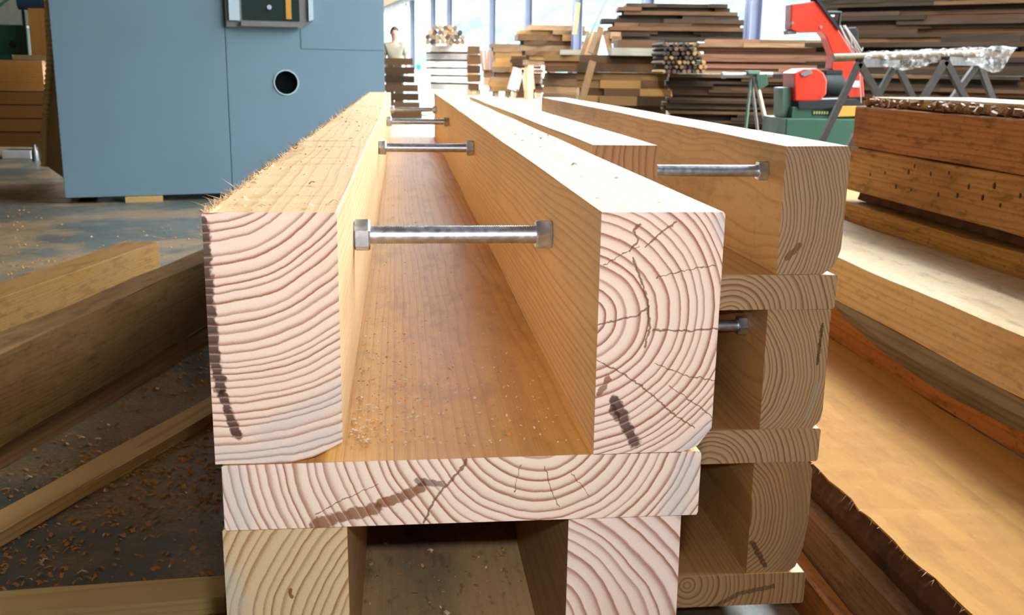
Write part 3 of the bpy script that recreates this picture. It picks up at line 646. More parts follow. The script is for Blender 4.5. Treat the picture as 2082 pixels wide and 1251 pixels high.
tag(MB().tube([(0, 0, 0), (0, 0, .1), (0, 0, .12), (0, 0, .17)], [.032, .032, .016, .016], 12).build('bottle', M_GREYM, None, (uy(71, 315, 11.0).x, 11.0, 0), smooth=True), 'small grey bottle at the foot of the orange plank pile', 'bottle')
for k, x in enumerate((uy(-200, 300, YL).x, uy(80, 300, YL).x)):
    tag(MB().box2((x-.05, YL+.1, 0), (x+.05, YL+.4, z3)).build('pile_block', M_OLD, bevel=.004), 'dark block carrying the orange plank pile, %s' % ('outside the frame', 'next to the grey bottle')[k], 'block')
p0 = uy(60, 118, YL); p1 = uy(97, 118, YL)
tag(link(beam_mesh('wooden_post', rect(p1.x-p0.x, .25), .52, 3, .002), 'wooden_post', mCr, None, (p0.x, YL+.32, zt), (PI/2, 0, 0)), 'square orange post standing on the plank pile beside the machine', 'post')
q = uy(37, 130, 11.1); tag(link(beam_mesh('offcut_board', rect(.4, .045), .2, 2, .001), 'offcut_board', mDp, None, (q.x, 10.95, zt+.003), (0, 0, -.05)), 'pale offcut board lying on the orange plank pile', 'board')
gm = tag(empty('green_motor', (uy(25, 110, 11.6).x, 11.65, zt)), 'dark green motor housing on top of the orange plank pile', 'motor')
MB().box2((-.28, -.12, 0), (.16, .2, .36)).build('housing', M_GREEN, gm, bevel=.03)
MB().tube([(.04, -.122, .16), (.04, -.14, .16)], .035, 14).build('cap', M_BLACK, gm)
MB().box2((-.4, -.16, 0), (.2, .2, .045)).build('base', M_GREEN, gm, bevel=.004)
MB().bar((-.32, -.1, .36), (.22, -.1, .75), .03, .03).build('guard_bar', M_GREEN2, gm)
q = uy(62, 9, 11.4)
sb = tag(empty('striped_roller', (q.x, 11.42, q.z)), 'dark blue roller with black and yellow stripes above the orange post', 'roller')
MB().tube([(-.12, 0, .02), (.13, 0, .02)], .075, 14).build('roller', paint('dark_blue', (.01, .03, .06), .4), sb, smooth=True)
for k in range(4): MB().tube([(.13+k*.02, 0, .02), (.15+k*.02, 0, .02)], .07, 14).build('stripe', M_YEL if k % 2 else M_BLACK, sb, smooth=True)
MB().bar((-.1, .05, .02), (-.1, .05, zt-q.z+.002), .03, .03).build('stand', M_GREEN, sb)

# ------------------------------------------------------------------ plank stacks along the open side
def bg_wood(name, s, d, seed, e=None, ed_=None, var=.4, bl=.6):
    return wood(name, (-.1, -.1), .02, s, d, e or s, ed_ or d, seed=seed, rand=var, wob=.04, bl=bl, rough=.85, spec=.2)
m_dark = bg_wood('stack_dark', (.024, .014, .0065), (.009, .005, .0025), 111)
m_brown = bg_wood('stack_brown', (.065, .032, .012), (.024, .011, .004), 113)
m_pink = bg_wood('stack_pink', (.15, .072, .042), (.065, .03, .016), 115, bl=.4)
m_gold = bg_wood('stack_gold', (.19, .105, .034), (.085, .042, .012), 117)
m_pale = bg_wood('stack_pale', (.5, .48, .46), (.34, .29, .25), 119, (.3, .16, .07), (.16, .07, .03), bl=.3)
m_tan = bg_wood('stack_tan', (.17, .105, .055), (.08, .045, .02), 121)
m_grey = bg_wood('stack_grey', (.24, .23, .19), (.13, .12, .09), 123, bl=.4)
def plank(name, label, cat, group, A, t, L, th, dep, mat, seed, wavy=.004, tilt=0., ny=8):
    """plank lying along t, its near lower arris starting at A"""
    ang = math.atan2(-t.x, t.y)
    sec = [(-dep, 0), (0, 0), (0, th), (-dep, th)]
    o = link(beam_mesh(name, sec, L, ny, wavy, seed=seed, flat=True), name, mat, None, A, (tilt, 0, ang)); return tag(o, label, cat, group)
def stack(name, label, group, pl, pr, yt, yb, Ya, Yb, th, gap, dep, mats, seed, jit=.1, splits=1, wavy=.004, to_floor=True, taper=0., djit=.08, cat='plank'):
    r = random.Random(seed); A0 = uy(pl, yb, Ya); B0 = uy(pr, yb, Yb); t = Vector((B0.x-A0.x, B0.y-A0.y, 0)); Lt = t.length; t.normalize()
    near = Vector((t.y, -t.x, 0))
    zb = max(0, min(A0.z, B0.z)); zt = uy((pl+pr)/2, yt, (Ya+Yb)/2).z
    if to_floor and zb > .1: n0 = 3
    z = zb; k = 0; tot = zt-zb; rows = []
    while z < zt-th*.4:
        h = th*r.uniform(.75, 1.25); f = (z-zb)/tot; sh = taper*f*f*Lt; row = []
        ns = r.randint(0, splits); cuts = [0]+{0: [], 1: [r.uniform(.25, .75)], 2: [r.uniform(.2, .42), r.uniform(.58, .8)]}[ns]+[1]
        for c0, c1 in zip(cuts, cuts[1:]):
            a = c0*Lt+(r.uniform(-jit, jit)+sh if c0 == 0 else .0015); b = c1*Lt+(r.uniform(-jit, jit)-sh if c1 == 1 else -.0015)
            if b-a < .15: continue
            P = Vector((A0.x, A0.y, 0))+t*a+near*r.uniform(-djit, djit); P.z = z
            row.append(plank(name, None, cat, group, P, t, b-a, h, dep*r.uniform(.85, 1.), r.choice(mats), seed*7+k, wavy)); k += 1
        rows.append(row); z += h+gap*r.uniform(.6, 1.2)
    ORD = ['topmost']+[w_+' layer from the top' for w_ in 'second third fourth fifth sixth seventh eighth ninth tenth eleventh twelfth thirteenth fourteenth fifteenth sixteenth seventeenth eighteenth nineteenth twentieth'.split()]
    for n_, row in enumerate(reversed(rows)):
        od = ORD[n_] if n_ < len(ORD) else '%dth layer from the top' % (n_+1)
        for m_, o in enumerate(row):
            o['label'] = label+', '+od+('' if len(row) == 1 else ', '+{2: ('left', 'right'), 3: ('left', 'middle', 'right')}[len(row)][m_])
    if to_floor and zb > .06:
        for s_ in (.12, .5, .88):
            P = Vector((A0.x, A0.y, 0))+t*(s_*Lt)-near*(dep*.5)
            tag(MB().box((0, 0, zb/2-.002), (.2, dep*.8, zb-.004)).build('stack_base', M_OLD, None, P, (0, 0, math.atan2(t.y, t.x)), bevel=.01), 'base block under the %s, %s' % (group, {.12: 'left', .5: 'middle', .88: 'right'}[s_]), 'block', 'base blocks of '+group)
# right: dark wall of planks behind the wrapped pipe
stack('dark_plank', 'dark plank in the pile behind the wrapped pipe', 'big dark pile at the right edge', 1655, 2330, -70, 215, 15.2, 12.2, .062, .0015, .9, [m_dark, m_dark, m_brown], 201, .25, 2, .006, djit=.07)
# lower pile between the stand and the far timbers
stack('stickered_plank', 'thin brown plank behind the roller stand', 'stickered pile behind the roller stand', 1352, 1668, 152, 300, 18.2, 17.6, .052, .0015, 1., [m_brown, m_dark], 202, .12, 2, .003)
# pink boards above it
stack('pink_board', 'pinkish board above the thin brown planks', 'pinkish boards', 1410, 1735, 79, 149.5, 18.3, 17.6, .058, .0015, .95, [m_pink, m_pink, m_tan], 203, .3, 1, .004, to_floor=False)
# big rounded dark pile behind
stack('live_edge_plank', 'dark live-edge plank in the rounded pile', 'rounded pile of live-edge planks', 1225, 1528, 6, 80, 24.5, 24., .075, .0015, 1.1, [m_dark, m_dark, m_brown], 204, .22, 2, .012, taper=.17, djit=.12)
# squared timbers left of it
stack('squared_baulk', 'brown baulk left of the thin planks', 'pile of brown baulks', 1174, 1358, 112, 262, 20.5, 20.2, .17, .003, .9, [m_brown, m_gold, m_brown], 205, .06, 2, .004, cat='baulk')
stack('pale_baulk', 'pale baulk beside the plywood tent', 'short pile of pale baulks', 1103, 1172, 146, 214, 27., 26.5, .18, .003, .8, [m_tan], 206, .02, 0, .004, cat='baulk')
stack('brown_board', 'brown board across the pale baulks', 'brown boards over the pale baulks', 1108, 1204, 112, 146, 26.6, 26.2, .14, .003, .9, [m_brown, m_gold], 207, .05, 0, .004, to_floor=False)
def single(name, label, cat, pl, pr, yt, yb, Ya, Yb, dep, mat, seed, group=None):
    A = uy(pl, yb, Ya); B = uy(pr, yb, Yb); t = Vector((B.x-A.x, B.y-A.y, 0)); L = t.length; t.normalize(); A.z = min(A.z, B.z)
    return plank(name, label, cat, group, A, t, L, uy(pl, yt, Ya).z-A.z, dep, mat, seed)
single('grey_board', 'weathered grey board lying across the brown baulks', 'board', 1243, 1352, 97, 112.5, 20.2, 20.1, .5, m_grey, 1)
single('grey_board', 'dull silvery board on the brown boards beside the leaning sticks', 'board', 1140, 1206, 101, 111, 26.4, 26.3, .5, m_grey, 2)
stack('cross_block', 'short dark block above the grey board', 'dark cross blocks', 1256, 1412, 76, 97, 20.7, 20.6, .17, .003, .7, [m_dark, m_brown], 208, .03, 2, .003, to_floor=False, cat='block')
# log ends and square ends sticking out left of the pink boards
rs = random.Random(31)
for row in range(7):
    for c_ in range(9):
        px = 1350+c_*10.2+(5 if row % 2 else 0)+rs.uniform(-.6, .6); py = 145.5-row*9.2
        if px > 1440-row*3: continue
        q = uy(px, py, 17.5); q.y += rs.uniform(-.06, .1); r_ = rs.uniform(.031, .037)
        mb = MB().tube([(0, 0, 0), (0, .8, 0)], r_, 8 if rs.random() < .6 else 4)
        tag(mb.build('pole_end', rs.choice([m_brown, m_gold, m_dark, m_dark, m_tan]), None, q), 'pole end left of the pinkish boards, %s row, %s from left' % (('bottom', 'second', 'third', 'fourth', 'fifth', 'sixth', 'top')[row], ('first', 'second', 'third', 'fourth', 'fifth', 'sixth', 'seventh', 'eighth', 'ninth')[c_]), 'pole', 'bundle of pole ends')
stack('filler_board', 'dark filler board added behind the pole ends', 'dark filler boards', 1344, 1412, 84, 148, 19.5, 19.5, .07, .0015, .6, [m_dark, m_brown], 214, .03, 0, .003, to_floor=False)  # filler added to stop bright sky leaking between the poles
# middle distance piles
stack('rough_plank', 'rough plank in the wavy yellow-brown pile', 'wavy pile of rough planks', 1066, 1184, 54, 132, 36., 36., .17, .003, 1.2, [m_gold, m_tan, m_brown], 209, .25, 1, .03, djit=.15)
stack('gold_board', 'yellowish board right of the white blocks', 'yellowish board block', 1002, 1068, 86, 186, 40., 40., .18, .004, .8, [m_gold, m_tan, m_gold], 210, .12, 1, .01)
stack('russet_board', 'russet board above the plywood tent', 'russet boards', 1040, 1100, 112, 188, 39.6, 39.2, .12, .003, .3, [m_pink, m_brown], 211, .1, 0, .01)
# pale slabs with dark gaps
for k in range(6):
    yb_ = 182-k*15.4; L0, L1 = random.Random(k).choice((866, 870, 874)), 953+random.Random(k+9).uniform(-4, 3); A = uy(L0, yb_, 44.5); B = uy(L1, yb_, 43.4); t_ = Vector((B.x-A.x, B.y-A.y, 0)); l_ = t_.length; t_.normalize()
    A.z = max(.004, A.z); o_ = ('lowest', 'second from bottom', 'third from bottom', 'third from top', 'second from top', 'topmost')[k]
    plank('white_slab', 'whitish slab below the log heap, '+o_, 'slab', 'stack of whitish slabs', A, t_, l_, .235, .9, m_pale, 900+k, .02)
    if k < 5: plank('gap_shade_filler', 'dark filler standing in for gap shade above a whitish slab, '+o_+' slab', 'lath', 'dark shade fillers between whitish slabs', A+Vector((0, .06, .238)), t_, l_*.97, .06, .7, m_dark, 930+k, .02)  # recessed dark fillers added as the shade in the slab gaps
stack('brown_cube', 'brown block right of the whitish slabs', 'end blocks of the slab stack', 953, 976, 93, 182, 42.6, 42.6, .3, .05, .8, [m_brown], 213, .04, 0, .01, cat='block')
for k in range(5):
    q = uy(992, 182-8*k, 41.); q2 = uy(992, 174-8*k, 41.)
    tag(MB().box((0, 0, 0), (.36, .4, .15)).build('white_cube', m_pale if k else M_WHITE, None, (q.x, 41., max(.08, (q.z+q2.z)/2)), bevel=.01), 'white block in the column right of the slabs, '+('lowest', 'second', 'third', 'fourth', 'topmost')[k], 'block', 'white blocks in a column')
for k, (a, b) in enumerate(((978, 982), (986, 988), (993, 992), (999, 1000))):
    A = uy(a, 103, 41.3); B = uy(b, 143, 40.7)
    tag(MB().bar(A, B, .1, .05).build('orange_lath', m_pink, None), 'orange lath leaning upright above the white blocks, %s' % ('leftmost', 'second from left', 'third from left', 'rightmost')[k], 'lath', 'orange laths')
# heap of split logs on top of the slabs
rs = random.Random(12)
zt_ = uy(905, 91, 44.).z+.1; xm = uy(905, 80, 43.7).x
for row in range(4):
    n_ = (8, 8, 7, 5)[row]
    for c_ in range(n_):
        r_ = rs.uniform(.098, .108); a = rs.uniform(-.1, .1); q = Vector((xm+(c_-(n_-1)/2)*.205, 43.6+rs.uniform(-.12, .12), zt_+row*.192))
        d = Vector((math.sin(a)*.3, .62, rs.uniform(-.02, .02)))
        tag(MB().tube([q, q+d], [r_, r_*.97], 8).build('split_log', rs.choice([m_gold, m_brown, m_tan, m_tan, m_dark]), None), 'rough log in the heap on the whitish slabs, %s row, %s from left' % (('bottom', 'second', 'third', 'top')[row], ('first', 'second', 'third', 'fourth', 'fifth', 'sixth', 'seventh', 'eighth')[c_]), 'log', 'heap of split logs')
# plywood tent
tn = uy(1062, 196, 38.2)
for (pa, pb, ra, lb) in ((1037, 1060, .27, 'left'), (1066, 1089, -.13, 'right')):
    a = uy((pa+pb)/2-(6 if lb == 'left' else 1), 183, 38.2); w_ = uy(pb, 160, 38.2).x-uy(pa, 160, 38.2).x
    pn = tag(empty('plywood_panel', (a.x, 38.2, 0)), 'pale plywood panel forming the %s side of a tent shape' % lb, 'panel')
    MB().box((0, 0, .4), (w_, .03, .82)).build('sheet', paint('plywood', (.42, .35, .28), .7, .2), pn, (0, 0, a.z), (0, ra, 0), bevel=.004)
    for q_ in (-1, 1): MB().box2((q_*w_*.4-.03, -.02, 0), (q_*w_*.4+.03, .02, a.z+.03)).build('foot', m_brown, pn)
tag(MB().prism([(-.22, 0), (.22, 0), (.02, .9)], 38.42, 38.5).build('sawhorse', m_brown, None, (tn.x, 0, 0)), 'brown triangular sawhorse between the two pale plywood panels', 'sawhorse')
# leaning sticks
for k, (a, b, w_, m_) in enumerate((((1176, 6), (1168, 70), .09, m_pale), ((1205, 62), (1188, 112), .11, m_pale), ((1198, 68), (1183, 110), .1, m_pale), ((1222, 55), (1207, 118), .13, m_gold), ((1214, 66), (1200, 108), .12, m_tan), ((1232, 70), (1243, 112), .12, m_gold))):
    A = uy(*a, 23.6-.22*k); B = uy(*b, 23.5-.22*k)
    tag(MB().bar(A, B, w_, .05).build('leaning_stick', m_, None), ['pale stick standing up against the right column', 'pale stick leaning left of the gold stick', 'thin pale stick leaning leftmost of the bunch', 'gold stick leaning left over the brown boards', 'tan stick leaning behind the gold stick', 'gold stick leaning right beside the dark blocks'][k], 'stick', 'leaning sticks')
tag(MB().tube([uy(1234, -4, 23.), uy(1196, 78, 22.8)], .02, 6).build('thin_rod', M_GREEN, None), 'thin dark rod slanting up before the bright window', 'rod')
for k, (px, py, px2, py2) in enumerate(((1230, 62, 1262, 84), (1238, 70, 1258, 92))):
    A = uy(px, py, 22.6); B = uy(px2, py2, 22.6)
    tag(MB().box((A+B)/2, (.22, .6, .14)).build('offcut_block', m_gold if k else m_tan, None, bevel=.005), 'light offcut block on top of the leaning sticks, %s' % ('upper', 'lower')[k], 'block')
A = uy(1205, 125, 19.9); B = uy(1183, 205, 19.7)
tag(MB().bar(A, B, .13, .06).build('prop_plank', m_gold, None), 'ochre plank propped slantwise against the brown baulks', 'plank')

# ------------------------------------------------------------------ cribbed pile of dark sleepers, with a person behind it
m_slp = bg_wood('sleeper_dark', (.075, .04, .018), (.03, .016, .008), 131)
pys = [240, 222, 204, 186, 168, 150, 132, 114]; pxr_ = [857, 853, 851, 850, 843, 843, 840]
YS = 21.3; zf = [uy(820, y, YS).z for y in pys]; zf = [max(0, q-zf[0]) for q in zf]
for k in range(7):
    A = uy(782, 180, YS); B = uy(pxr_[k], 180, YS); h = (zf[k+1]-zf[k])*.76
    plank('sleeper', 'dark wooden sleeper in the cribbed pile below the person, %s' % ('lowest', 'second from bottom', 'third from bottom', 'middle', 'third from top', 'second from top', 'topmost')[k], 'sleeper', 'cribbed pile of sleepers',
          Vector((A.x, YS, zf[k])), Vector((1, 0, 0)), B.x-A.x, h, .22, m_slp, 300+k, .003)
    if k < 6:
        for q_, (a_, b_) in enumerate(((784, 800), (802, 817))):
            A = uy(a_, 180, YS); B = uy(b_, 180, YS)
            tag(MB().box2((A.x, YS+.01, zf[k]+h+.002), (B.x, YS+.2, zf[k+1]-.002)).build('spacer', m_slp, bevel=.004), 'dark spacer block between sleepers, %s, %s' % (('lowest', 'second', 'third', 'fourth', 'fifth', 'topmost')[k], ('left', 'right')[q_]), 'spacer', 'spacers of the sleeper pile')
q = uy(851, 137, 23.); tag(MB().box((0, 0, 0), (.1, .1, .12)).build('blue_can', paint('cyan_can', (.02, .25, .45), .4), None, q, bevel=.01), 'small blue can on the trestle right of the sleepers', 'can')
tag(MB().box((q.x, 23., (q.z-.06)/2), (.5, .3, q.z-.062)).build('white_bin', M_WHITE, bevel=.02), 'white bin carrying the blue can beside the sleepers', 'bin')

def skin(name, pts, edges, radii, mat, parent, sub=2):
    me = bpy.data.meshes.new(name); me.from_pydata(pts, edges, []); me.materials.append(mat)
    o = link(me, name, None, parent); bm = bmesh.new(); bm.from_mesh(me); ly = bm.verts.layers.skin.verify()
    bm.verts.ensure_lookup_table()
    for i, v in enumerate(bm.verts): v[ly].radius = radii[i] if isinstance(radii[i], tuple) else (radii[i], radii[i]); v[ly].use_root = (i == 0)
    bm.to_mesh(me); bm.free()
    m_ = o.modifiers.new('skin', 'SKIN'); m_.use_smooth_shade = True; s_ = o.modifiers.new('sub', 'SUBSURF'); s_.levels = s_.render_levels = sub; return o
pc = uy(803, 100, 21.95)
per = tag(empty('person', (pc.x, 21.95, 0), -.1), 'person in a beige T-shirt standing behind the dark sleeper pile', 'person')
M_SKIN = paint('skin', (.55, .3, .22), .5, .3, dirt=.05); M_TEE = paint('beige_cotton', (.3, .27, .19), .9, .1, dirt=.12, sc=9); M_JEAN = paint('dark_trousers', (.05, .06, .09), .9, .1); M_HAIR = paint('brown_hair', (.045, .028, .018), .7, .3, sc=60)
# pelvis, spine, neck, head | arms | legs
bp = [(0, 0, .95), (0, -.01, 1.15), (0, 0, 1.38), (0, .01, 1.5), (0, .005, 1.56), (0, -.012, 1.65), (0, -.008, 1.785),
      (-.17, 0, 1.46), (-.225, .01, 1.2), (-.235, -.05, .95), (-.23, -.07, .86), (.17, 0, 1.46), (.23, .01, 1.2), (.25, -.04, .95), (.245, -.06, .86),
      (-.09, 0, .88), (-.1, -.015, .48), (-.1, .02, .1), (-.1, -.1, .04), (.09, 0, .88), (.1, -.015, .48), (.1, .02, .1), (.1, -.1, .04)]
be = [(0, 1), (1, 2), (2, 3), (3, 4), (4, 5), (5, 6), (2, 7), (7, 8), (8, 9), (9, 10), (2, 11), (11, 12), (12, 13), (13, 14), (0, 15), (15, 16), (16, 17), (17, 18), (0, 19), (19, 20), (20, 21), (21, 22)]
brd = [(.15, .1), (.14, .095), (.16, .105), .07, .062, (.086, .1), (.095, .11), .055, .043, .034, .03, .055, .043, .034, .03, .085, .058, .042, .04, .085, .058, .042, .04]
body = skin('body', bp, be, brd, M_SKIN, per)
for s_ in (-1, 1):
    for f_ in range(4):                                     # fingers
        x = s_*.238+(f_-1.5)*.012; skin('finger', [(x, -.065, .85), (x, -.075, .80), (x, -.07, .755+.006*abs(f_-1.5))], [(0, 1), (1, 2)], [.009, .008, .006], M_SKIN, per, 1)
    skin('thumb', [(s_*.225, -.08, .86), (s_*.21, -.105, .82), (s_*.208, -.11, .79)], [(0, 1), (1, 2)], [.011, .009, .007], M_SKIN, per, 1)
skin('t_shirt', [(0, 0, .9), (0, -.01, 1.15), (0, 0, 1.38), (0, .005, 1.475), (-.175, 0, 1.46), (-.215, .008, 1.24), (.175, 0, 1.46), (.22, .008, 1.24)], [(0, 1), (1, 2), (2, 3), (2, 4), (4, 5), (2, 6), (6, 7)],
     [(.175, .125), (.165, .12), (.18, .125), (.085, .08), .075, .07, .075, .07], M_TEE, per)
skin('trousers', [(0, 0, .95), (-.09, 0, .86), (-.1, -.015, .48), (-.1, .02, .09), (.09, 0, .86), (.1, -.015, .48), (.1, .02, .09)], [(0, 1), (1, 2), (2, 3), (0, 4), (4, 5), (5, 6)], [(.165, .115), .1, .078, .075, .1, .078, .075], M_JEAN, per)
hb_ = MB(); vs_ = []; fs_ = []
for i in range(7):
    for k in range(16):
        th = i/6*1.75; a = 2*PI*k/16; back = .5+.5*math.sin(a); th *= (.62+.5*back)
        vs_.append((.094*math.sin(th)*math.cos(a), .112*math.sin(th)*-math.sin(a)*-1+.012, 1.722+.115*math.cos(th)))
for i in range(6):
    for k in range(16): fs_.append((i*16+k, i*16+(k+1) % 16, (i+1)*16+(k+1) % 16, (i+1)*16+k))
hb_.add([(x, -(y-.012)*-1, z_) for x, y, z_ in vs_], fs_).build('hair', M_HAIR, per, smooth=True)
MB().tube([(0, -.09, 1.72), (0, -.115, 1.685), (0, -.095, 1.678)], [.008, .014, .01], 8).build('nose', M_SKIN, per, smooth=True)
for s_ in (-1, 1):
    MB().tube([(s_*.032-.012, -.093, 1.715), (s_*.032+.012, -.093, 1.715)], .007, 8).build('eye', M_BLACK, per)
    MB().tube([(s_*.083, .0, 1.735), (s_*.092, .008, 1.70), (s_*.083, .0, 1.67)], [.008, .015, .008], 8).build('ear', M_SKIN, per, smooth=True)
    MB().prism([(-.045, -.16), (.045, -.16), (.05, 0), (.04, .1), (-.04, .1), (-.05, 0)], 0, .075, 'z').build('shoe', M_BLACK, per, (s_*.1, 0, 0), bevel=.015)
MB().tube([(-.022, -.094, 1.645), (0, -.099, 1.643), (.022, -.094, 1.645)], .005, 6).build('mouth', paint('lip', (.4, .12, .1), .5), per)

# ------------------------------------------------------------------ red saw with green base
YB = 8.0; bz = Vector((uy(1665, 240, YB).x, YB, 0))
bsaw = tag(empty('band_saw', bz), 'red C-framed saw with black motor on a green base', 'saw')
def P(px, py, Y=YB): q_ = uy(px, py, Y); return (q_.x-bz.x, q_.z)
def poly(pts): return [P(*p) for p in pts]
MB().prism(poly([(1603, 9), (1651, 3), (1665, 14), (1697, 60), (1727, 108), (1733, 130), (1746, 138), (1750, 196), (1718, 198), (1702, 152), (1684, 141), (1687, 111), (1674, 77), (1665, 66), (1618, 67), (1601, 60)]), -.07, .07).build('arm', M_RED, bsaw, bevel=.008)
MB().prism(poly([(1646, -30), (1656, -2), (1700, 60), (1696, 62), (1650, 0), (1640, -30)]), -.085, .03).build('arm_trim', M_BLACK, bsaw)
MB().prism(poly([(1600, 148), (1618, 140), (1645, 139), (1658, 148), (1665, 163), (1664, 190), (1655, 201), (1640, 205), (1602, 204)]), -.16, .1).build('blade_box', M_RED, bsaw, bevel=.01)
a = P(1662, 172); b = P(1708, 172); mt = MB().tube([(a[0], -.02, a[1]), (b[0]-.03, -.02, b[1]), (b[0], -.02, b[1])], [.095, .095, .08], 20).build('motor', M_BLACK, bsaw, smooth=True)
MB().box2((a[0]+.03, -.08, a[1]+.08), (b[0]-.02, .04, a[1]+.115)).build('terminal_box', M_BLACK, mt, bevel=.004)
MB().prism(poly([(1597, 62), (1612, 62), (1615, 70), (1598, 71)]), -.05, .05).build('blade_guide', M_GREYM, bsaw)
for c in ((1604, 48), (1661, 56)): q_ = P(*c); MB().tube([(q_[0], -.072, q_[1]), (q_[0], -.08, q_[1])], .012, 10).build('bolt', M_GREYM, bsaw)
q_ = P(1625, 146); MB().bar((q_[0]-.05, -.165, q_[1]-.02), (q_[0]+.03, -.165, q_[1]+.01), .02, .012).bar((q_[0]-.03, -.165, q_[1]-.03), (q_[0]+.04, -.165, q_[1]-.005), .014, .012).build('latch', M_GREYM, bsaw)
MB().prism(poly([(1604, 205), (1722, 200), (1735, 214), (1700, 218), (1606, 219)]), -.2, .2).build('saw_bed', M_BLACK, bsaw)
MB().prism(poly([(1594, 216), (1735, 216), (1735, 240), (1592, 240)]), -.18, .2).build('upper_base', M_GREEN, bsaw, bevel=.006)
pl_ = P(1577, 238); pr_ = P(1740, 300); MB().box2((pl_[0], -.24, 0), (pr_[0], .3, pl_[1])).build('base', M_GREEN, bsaw, bevel=.008)
MB().prism(poly([(1582, 178), (1598, 177), (1600, 237), (1582, 237)]), -.1, .1).build('side_bracket', M_GREEN2, bsaw, bevel=.004)
MB().prism(poly([(1674, 214), (1737, 214), (1737, 233), (1674, 235)]), -.23, -.185).build('vice_bar', M_YEL, bsaw, bevel=.003)
npl = MB().prism(poly([(1634, 222), (1668, 222), (1668, 232), (1634, 232)]), -.185, -.181).build('name_plate', M_BLACK, bsaw)
M_NP = paint('plate_yellow', (.3, .32, .1), .6); ma_, mb_ = P(1635, 224), P(1637, 231)
for k in range(6):
    x = P(1637+k*5.2, 227)[0]; MB().box2((x-.006, -.187, P(0, 230)[1] if False else P(1650, 230)[1]), (x+.006, -.185, P(1650, 224.5)[1])).build('lettering_mark', M_NP, npl)
MB().prism(poly([(1702, 58), (1744, 55), (1748, 62), (1748, 106), (1722, 108)]), .02, .16).build('control_box', M_BLACK, bsaw, bevel=.008)
a = P(1715, 48); b = P(1719, 25); c = P(1682, 25); MB().tube([(a[0], .1, a[1]-.05), (b[0], .1, b[1]), (c[0], .1, c[1])], .017, 8).build('lever', M_BLACK, bsaw, smooth=True)
rs = random.Random(4)
for k in range(9):
    a = P(1710+rs.uniform(-6, 8), 52); b = P(1724+k*3.2, 108+rs.uniform(-4, 4)); dx = rs.uniform(-.01, .03)
    MB().tube([(a[0], -.01, a[1]), ((a[0]*.6+b[0]*.4)+dx, -.03, a[1]*.5+b[1]*.5), (b[0], -.02, b[1]), (b[0]+.015, .0, b[1]+.03)], .006, 6).build('cable_loop', M_CORD, bsaw, smooth=True)
a = P(1738, 150); b = P(1741, 215); MB().tube([(a[0], -.09, a[1]), (a[0]+.01, -.1, (a[1]+b[1])/2), (b[0], -.09, b[1])], .005, 6).build('cable', M_CORD, bsaw)
q_ = P(1733, 172); MB().box2((q_[0]-.03, -.075, q_[1]-.02), (q_[0]+.03, -.0705, q_[1]+.03)).build('sticker_plate', M_WHITE, bsaw)

# ------------------------------------------------------------------ green roller stand
YR = 9.0; rz_ = Vector((uy(1532, 200, YR).x, YR, 0))
rst = tag(empty('roller_stand', rz_), 'green roller stand with cream legs left of the red saw', 'roller stand')
def Q(px, py, y=0.): q_ = uy(px, py, YR+y); return Vector((q_.x-rz_.x, y, q_.z))
MB().tube([Q(1468, 153), Q(1476, 153)], [.028, .028], 14).tube([Q(1476, 153), Q(1570, 152)], .021, 14).build('roller', M_GREYM, rst, smooth=True)
MB().tube([Q(1571, 152), Q(1606, 151)], .012, 8).build('axle', M_BLACK, rst)
MB().box(Q(1530, 147), (.11, .1, .03)).build('top_plate', M_GREEN2, rst, bevel=.003)
MB().prism([(Q(1534, 152).x, Q(1534, 152).z), (Q(1556, 150).x, Q(1556, 150).z), (Q(1558, 172).x, Q(1558, 172).z), (Q(1545, 181).x, Q(1545, 181).z), (Q(1538, 180).x, Q(1538, 180).z)], -.05, .05).build('bracket', M_GREEN, rst, bevel=.004)
def leg(a, b, y, r_, m_):
    A = Q(*a); B = Q(*b); t = (A.z)/(A.z-B.z); B = A+(B-A)*t; A.y += y*.1; B.y += y; B.z = .002; MB().tube([A, B], r_, 10).build('leg', m_, rst, smooth=True)
leg((1527, 158), (1517, 255), .0, .013, M_GREEN2); leg((1538, 170), (1556, 262), -.1, .019, M_LEGPALE); leg((1530, 160), (1552, 255), .35, .013, M_GREYM)

# ------------------------------------------------------------------ trestles and film-wrapped pipe
def trestle(label, frames, ya, yb):
    o0 = uy(frames[0][0][0], 200, (ya+yb)/2); t = tag(empty('trestle', (o0.x, (ya+yb)/2, 0)), label, 'trestle', 'steel trestles under the wrapped pipe')
    tops = []
    for (ap, l1, l2), Y in zip(frames, (ya, yb)):
        A = uy(*ap, Y)
        for L_ in (l1, l2):
            B = uy(*L_, Y); B = A+(B-A)*(A.z/(A.z-B.z)); B.z = .002
            MB().bar(A-o0_(t), B-o0_(t), .036, .036).build('leg', M_LEG, t)
        tops.append(A)
    MB().bar(tops[0]-o0_(t), tops[1]-o0_(t), .05, .05).build('top_rail', M_LEG, t)
def o0_(t): return Vector(t.location)
trestle('near-left steel trestle of angle legs under the wrapped pipe', [((1747, 128), (1674, 280), (1785, 192)), ((1822, 128), (1787, 190), (1852, 192))], 6.0, 6.5)
trestle('far-right steel trestle of angle legs under the wrapped pipe', [((1922, 124), (1882, 192), (1960, 196)), ((1990, 126), (1950, 182), (2016, 198))], 6.0, 6.5)
a, b = uy(1694, 118, 6.25), uy(2000, 109, 6.2)
tag(MB().tube([a, b], .0245, 16).build('pipe', M_PIPE, None, smooth=True), 'brown pipe lying across the steel trestles, wrapped in plastic film', 'pipe')
